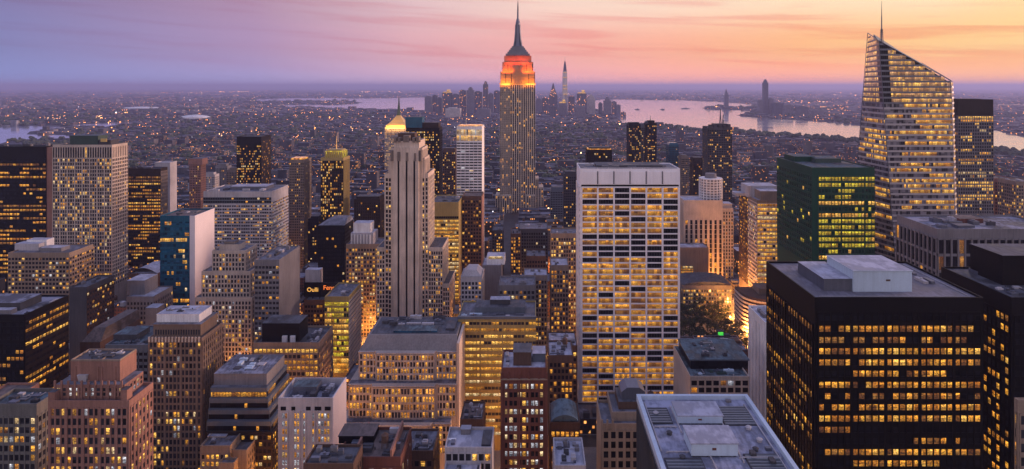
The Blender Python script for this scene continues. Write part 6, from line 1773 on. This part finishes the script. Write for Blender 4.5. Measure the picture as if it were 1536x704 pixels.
# ------------------------------------------------------------------ trees
def leafmat():
    m, nt, b = newmat('foliage'); N = NT(nt); p = N.pos()
    N.put(N.mix(N.step(N.noise(p, .25, 3), .35, .65), (.018,.030,.016,1), (.060,.075,.035,1)), b.inputs['Base Color']); b.inputs['Roughness'].default_value = .8
    return m
LEAF = leafmat(); BARK = wallmat('bark', (.07,.055,.045))
wood = MB(); rg = random.Random(9)
def clump(mb, x, y, r, h, n=3):
    for _ in range(n):
        a, c_ = x+rg.uniform(-r,r), y+rg.uniform(-r,r); q = r*rg.uniform(.5,1.); zz = h*rg.uniform(.45,.8)
        rings = []
        for z, s_ in ((zz-q*.7,.35),(zz-q*.2,.95),(zz+q*.35,.75),(zz+q*.7,.25)):
            rings.append([(a+q*s_*rg.uniform(.75,1.2)*math.cos(k*1.047), c_+q*s_*rg.uniform(.75,1.2)*math.sin(k*1.047), max(.2, z)) for k in range(6)])
        mb.loft(rings)
for _ in range(6500):
    py = 140+(300-140)*rg.random()**1.3; px = rg.uniform(0,1536); Y = CAMZ*FPX/(py-VPY); x = X(px,Y)
    if Y < 1750: continue
    v = math.sin(x*.0031+1)+math.sin(Y*.0023-x*.001)+math.sin(x*.0007+Y*.0009)
    if v < rg.uniform(-.9,1.6) or in_water(x, Y) or not clear(x, Y): continue
    s_ = max(1, Y/3000); clump(wood, x, Y, 12*s_**.8, 16*s_**.5)
for k in range(150):      # bumpy tree line on the near shore of the bay
    px = 935+k*4.1; 
    pys = np.interp(px, [935,985,1010,1040,1100,1180,1284,1440,1536], [187,188.5,192,195,199.5,205,213,227,232])
    Y = CAMZ*FPX/(pys+rg.uniform(.6,4)-VPY); clump(wood, X(px,Y), Y, 16, rg.uniform(18,34), 3)
o = wood.build('distant_woods', LEAF); tag(o, 'dark tree masses between the distant houses and along the shore', 'woods', kind='stuff')

def tree_meshes(seed):
    r = random.Random(seed); H = r.uniform(17, 23)
    t = MB(); pts = [(0,0,0),(r.uniform(-.3,.3),r.uniform(-.3,.3),H*.25),(r.uniform(-.6,.6),r.uniform(-.6,.6),H*.5),(r.uniform(-.8,.8),r.uniform(-.8,.8),H*.8)]
    rad = [.5,.38,.26,.08]
    t.loft([[(p[0]+q*math.cos(k*1.047), p[1]+q*math.sin(k*1.047), p[2]) for k in range(6)] for p, q in zip(pts, rad)])
    cl = []
    for k in range(9):
        a = k*2.4; z = H*r.uniform(.3,.8); L_ = H*r.uniform(.2,.36); e = (math.cos(a)*L_, math.sin(a)*L_, z+H*.12)
        t.bar((pts[2][0]*z/H, pts[2][1]*z/H, z*.85), e, .13, 0, 4); cl.append((e, H*r.uniform(.12,.2)))
    cl.append(((0,0,H*.88), H*.15))
    c_ = MB()
    for (cx_,cy2,cz), q in cl:
        for _ in range(70):
            v = np.array([r.gauss(0,1) for _ in range(3)]); v = v/np.linalg.norm(v)*q*r.random()**.4; v[2] *= .75
            p = np.array([cx_,cy2,cz])+v; a = np.array([r.gauss(0,1) for _ in range(3)]); a /= np.linalg.norm(a); bb = np.cross(a, [r.gauss(0,1) for _ in range(3)]); bb /= np.linalg.norm(bb)
            s_ = r.uniform(.35,.75); c_.face([p-a*s_-bb*s_*.5, p+a*s_-bb*s_*.5, p+a*s_*.7+bb*s_*.6, p-a*s_*.7+bb*s_*.6])
    mt = bpy.data.meshes.new('trunk'); mt.from_pydata([tuple(map(float,v)) for v in t.v], [], t.f); mt.materials.append(BARK)
    mc = bpy.data.meshes.new('crown'); mc.from_pydata([tuple(map(float,v)) for v in c_.v], [], c_.f); mc.materials.append(LEAF)
    return mt, mc
TM = [tree_meshes(s_) for s_ in (1,2,3)]
tr = random.Random(4); n = 0
for i in range(7):
    for j in range(5):
        x = park[0]+5+(park[1]-park[0]-10)*i/6+tr.uniform(-2,2); y = park[2]+6+(park[3]-park[2]-12)*j/4+tr.uniform(-3,3)
        if any(a < x < b_ and c_ < y < d_ for a, b_, c_, d_ in hero_foot): continue
        r = empty('tree', (x, y, .15)); tag(r, 'dark leafy tree in the park between the teal roofed block and the round roofed block', 'tree', 'trees in the dark park')
        mt, mc = TM[n % 3]; n += 1
        for nm, me in (('trunk', mt), ('crown', mc)):
            o = bpy.data.objects.new(nm, me); C.objects.link(o); o.parent = r
        r.rotation_euler[2] = tr.uniform(0, 6.28); k = tr.uniform(.85, 1.2); r.scale = (k, k, k)
# green lit kiosk in the park
kx, ky = X(1081,612), 612; r = empty('kiosk', (kx, ky, .15)); tag(r, 'small green lit panel kiosk among the dark park trees', 'kiosk')
mb = MB(); mb.box(kx-3, kx+3, ky, ky+3, .15, 22); mb.box(kx-3.4, kx+3.4, ky-.3, ky+3.3, 22, 22.6); mb.build('wall', W['darkgrey'], r)
mb = MB(); mb.box(kx-2.6, kx+2.6, ky-.1, ky, 12, 21.5); mb.build('lit_panel', plain('green_panel_light', (.05,.3,.05), .4, 0, .8, (.04,.75,.08)), r)

# ------------------------------------------------------------------ the bright avenue: lamps, cars
LAMPHEAD = plain('lamp_head_light', (.5,.3,.1), .5, 0, 30, (1,.45,.10)); POLE = W['darkgrey']
pm = MB(); pm.cyl(0,0,0,9,.14,.09,6); pm.bar((0,0,9),(1.8,0,9.5),.08)
hm_ = MB(); hm_.box(1.5,2.5,-.3,.3,9.35,9.6)
def mesh_of(mb, name, mats):
    me = bpy.data.meshes.new(name); me.from_pydata([tuple(map(float,v)) for v in mb.v], [], mb.f)
    for m in mats: me.materials.append(m)
    me.polygons.foreach_set('material_index', mb.m); me.update(); return me
pmm, hmm = mesh_of(pm, 'pole', [POLE]), mesh_of(hm_, 'lamp_head', [LAMPHEAD])
n = 0
for y in range(560, 960, 26):
    for s_ in (-1, 1):
        r = empty('street_lamp', (AVE-s_*14.3, y+(6 if s_ > 0 else 0), .15)); tag(r, 'street lamp with a glowing orange head lining the bright avenue', 'street lamp', 'lamps lining the bright avenue')
        for nm, me in (('pole', pmm), ('lamp_head', hmm)):
            o = bpy.data.objects.new(nm, me); C.objects.link(o); o.parent = r
        if s_ < 0: r.rotation_euler[2] = math.pi
        n += 1
        if n % 4 == 1:
            d = bpy.data.lights.new('street_light', 'POINT'); d.energy = 70000; d.color = (1,.36,.07); d.shadow_soft_size = 1.0
            o = bpy.data.objects.new('street_light', d); C.objects.link(o); o.parent = r; o.location = (3, 0, 8.6)
# warm street light in the canyons between the near blocks (street lamps hidden by the houses)
def canyon(px, Y, z, pw, col=(1,.38,.08)):
    d = bpy.data.lights.new('street_light', 'POINT'); d.energy = pw; d.color = col; d.shadow_soft_size = 2.5
    o = bpy.data.objects.new('street_light', d); C.objects.link(o); o.location = (X(px,Y), Y, z)
for px, Y, z, pw in ((403,352,20,30000),(408,340,30,16000),(520,470,14,40000),(532,500,12,40000),(745,400,12,30000),(684,430,14,26000),(828,420,10,26000),(835,385,14,20000),(740,290,20,16000),(555,640,12,40000),(600,560,12,22000),
    (150,500,14,24000),(170,600,14,40000),(60,560,12,40000),(240,470,14,24000),(470,620,14,30000),(700,620,10,40000),(815,600,12,40000),(850,700,12,40000),(1070,790,12,20000),(1106,720,10,90000),(1112,690,9,90000),(1118,650,9,90000),(130,660,14,50000),(330,620,12,40000),(650,640,12,30000),(850,320,12,16000)):
    canyon(px, Y, z, pw*1.5)
for j in range(1, 11):
    for px in range(30, 1500, 105):
        Y = 150+BLKY*j-8; px2 = px+((j*37) % 90)
        if 1000 < px2 < 1130 or Y > 950: continue
        if any(a-1 < X(px2,Y) < b_+1 and c_-1 < Y < d_+1 for a, b_, c_, d_ in hero_foot): continue
        if (px+j*3) % 4 < 2: canyon(px2, Y, 9, 32000)
def car_mesh(k):
    mb = MB(); L_, w = 4.6, 1.85
    prof = [(-2.3,.35),(-2.3,.85),(-1.6,.98),(-.9,1.42),(.7,1.45),(1.5,1.0),(2.25,.82),(2.3,.35)]
    mb.loft([[(s_*w/2*(.88 if z > 1.2 else 1), y, z) for s_ in (-1, 1)] for y, z in prof], 0, False)
    for s_ in (-1, 1): mb.face([(s_*w/2*(.88 if z > 1.2 else 1), y, z) for y, z in prof])
    for s_ in (-1, 1):
        for yy in (-1.45, 1.4):
            mb.loft([[(s_*(w/2-.2+q*.22), yy+.33*math.cos(a), .33+.33*math.sin(a)) for a in [k_*.785 for k_ in range(8)]] for q in (0, 1)], 1)
    return mesh_of(mb, 'body', [W[k], W['black']])
CARM = [car_mesh(k) for k in ('ylwclad','black','white','darkgrey')]
hl = MB()
for s_ in (-1, 1): hl.box(s_*.65-.25, s_*.65+.25, -2.36, -2.3, .55, .85, 0, None, True)
tl = MB()
for s_ in (-1, 1): tl.box(s_*.65-.25, s_*.65+.25, -2.36, -2.3, .6, .85, 0, None, True)
HL = mesh_of(hl, 'headlights', [plain('headlight_light', (.8,.7,.5), .4, 0, 60, (1,.62,.28))]); TL = mesh_of(tl, 'tail_lights', [plain('tail_light', (.5,.05,.03), .4, 0, 25, (1,.07,.02))])
for k in range(36):
    lane = k % 4; y = 580+k*9.3+random.uniform(-2,2); x = AVE+(-7.6, -2.6, 2.6, 7.6)[lane]
    toward = lane < 3
    r = empty('car', (x, y, .009)); tag(r, 'car in the glowing traffic on the bright avenue' if toward else 'car driving away along the right lane of the bright avenue', 'car', 'cars in the traffic on the avenue' if toward else 'cars leaving along the right lane')
    for nm, me in (('body', CARM[(k*7) % 4]), ('headlights' if toward else 'tail_lights', HL if toward else TL)):
        o = bpy.data.objects.new(nm if nm == 'body' else nm[:-1], me); C.objects.link(o); o.parent = r

# ------------------------------------------------------------------ boats and stadium roofs
for lab, px, py, ln_ in (('ferry farthest left on the bay, nearest the waterfront towers',956,165,60),('ferry on the middle of the bay',994,165,55),('larger ferry right of the middle on the bay',1028,163.5,110),('barge on the bay near the near shore',1177,200.5,60)):
    x, y = GP(px, py); r = empty('ferry' if 'ferry' in lab else 'barge', (x, y, .5)); tag(r, lab, 'boat', 'boats on the bay')
    mb = MB(); h = ln_*.5
    mb.loft([[(x-h*.9,y-6,.5),(x+h*.8,y-6,.5),(x+h*.95,y,.5),(x+h*.8,y+6,.5),(x-h*.9,y+6,.5)],[(x-h,y-8,5),(x+h*.85,y-8,5),(x+h*1.1,y,5.6),(x+h*.85,y+8,5),(x-h,y+8,5)]]); mb.build('hull', W['darkgrey'], r)
    mb = MB(); mb.box(x-h*.7, x+h*.5, y-6, y+6, 5, 10); mb.box(x-h*.1, x+h*.3, y-4, y+4, 10, 14); mb.build('deckhouse', W['grey'], r)
for lab, px, py, w, h in (('pale domed hall among the far left houses',293,178.5,230,34),('pale oval hall roof near the far left horizon',212,163.5,420,26)):
    x, y = GP(px, py); r = empty('arena', (x, y, 0)); tag(r, lab, 'arena')
    mb = MB(); n_ = 20
    mb.loft([[(x+w/2*s_*math.cos(k*2*math.pi/n_), y+w/2.6*s_*math.sin(k*2*math.pi/n_), z) for k in range(n_)] for z, s_ in ((0,1),(h*.45,1),(h*.7,.8),(h*.9,.4),(h,.12))]); mb.build('shell_roof', W['white'], r)
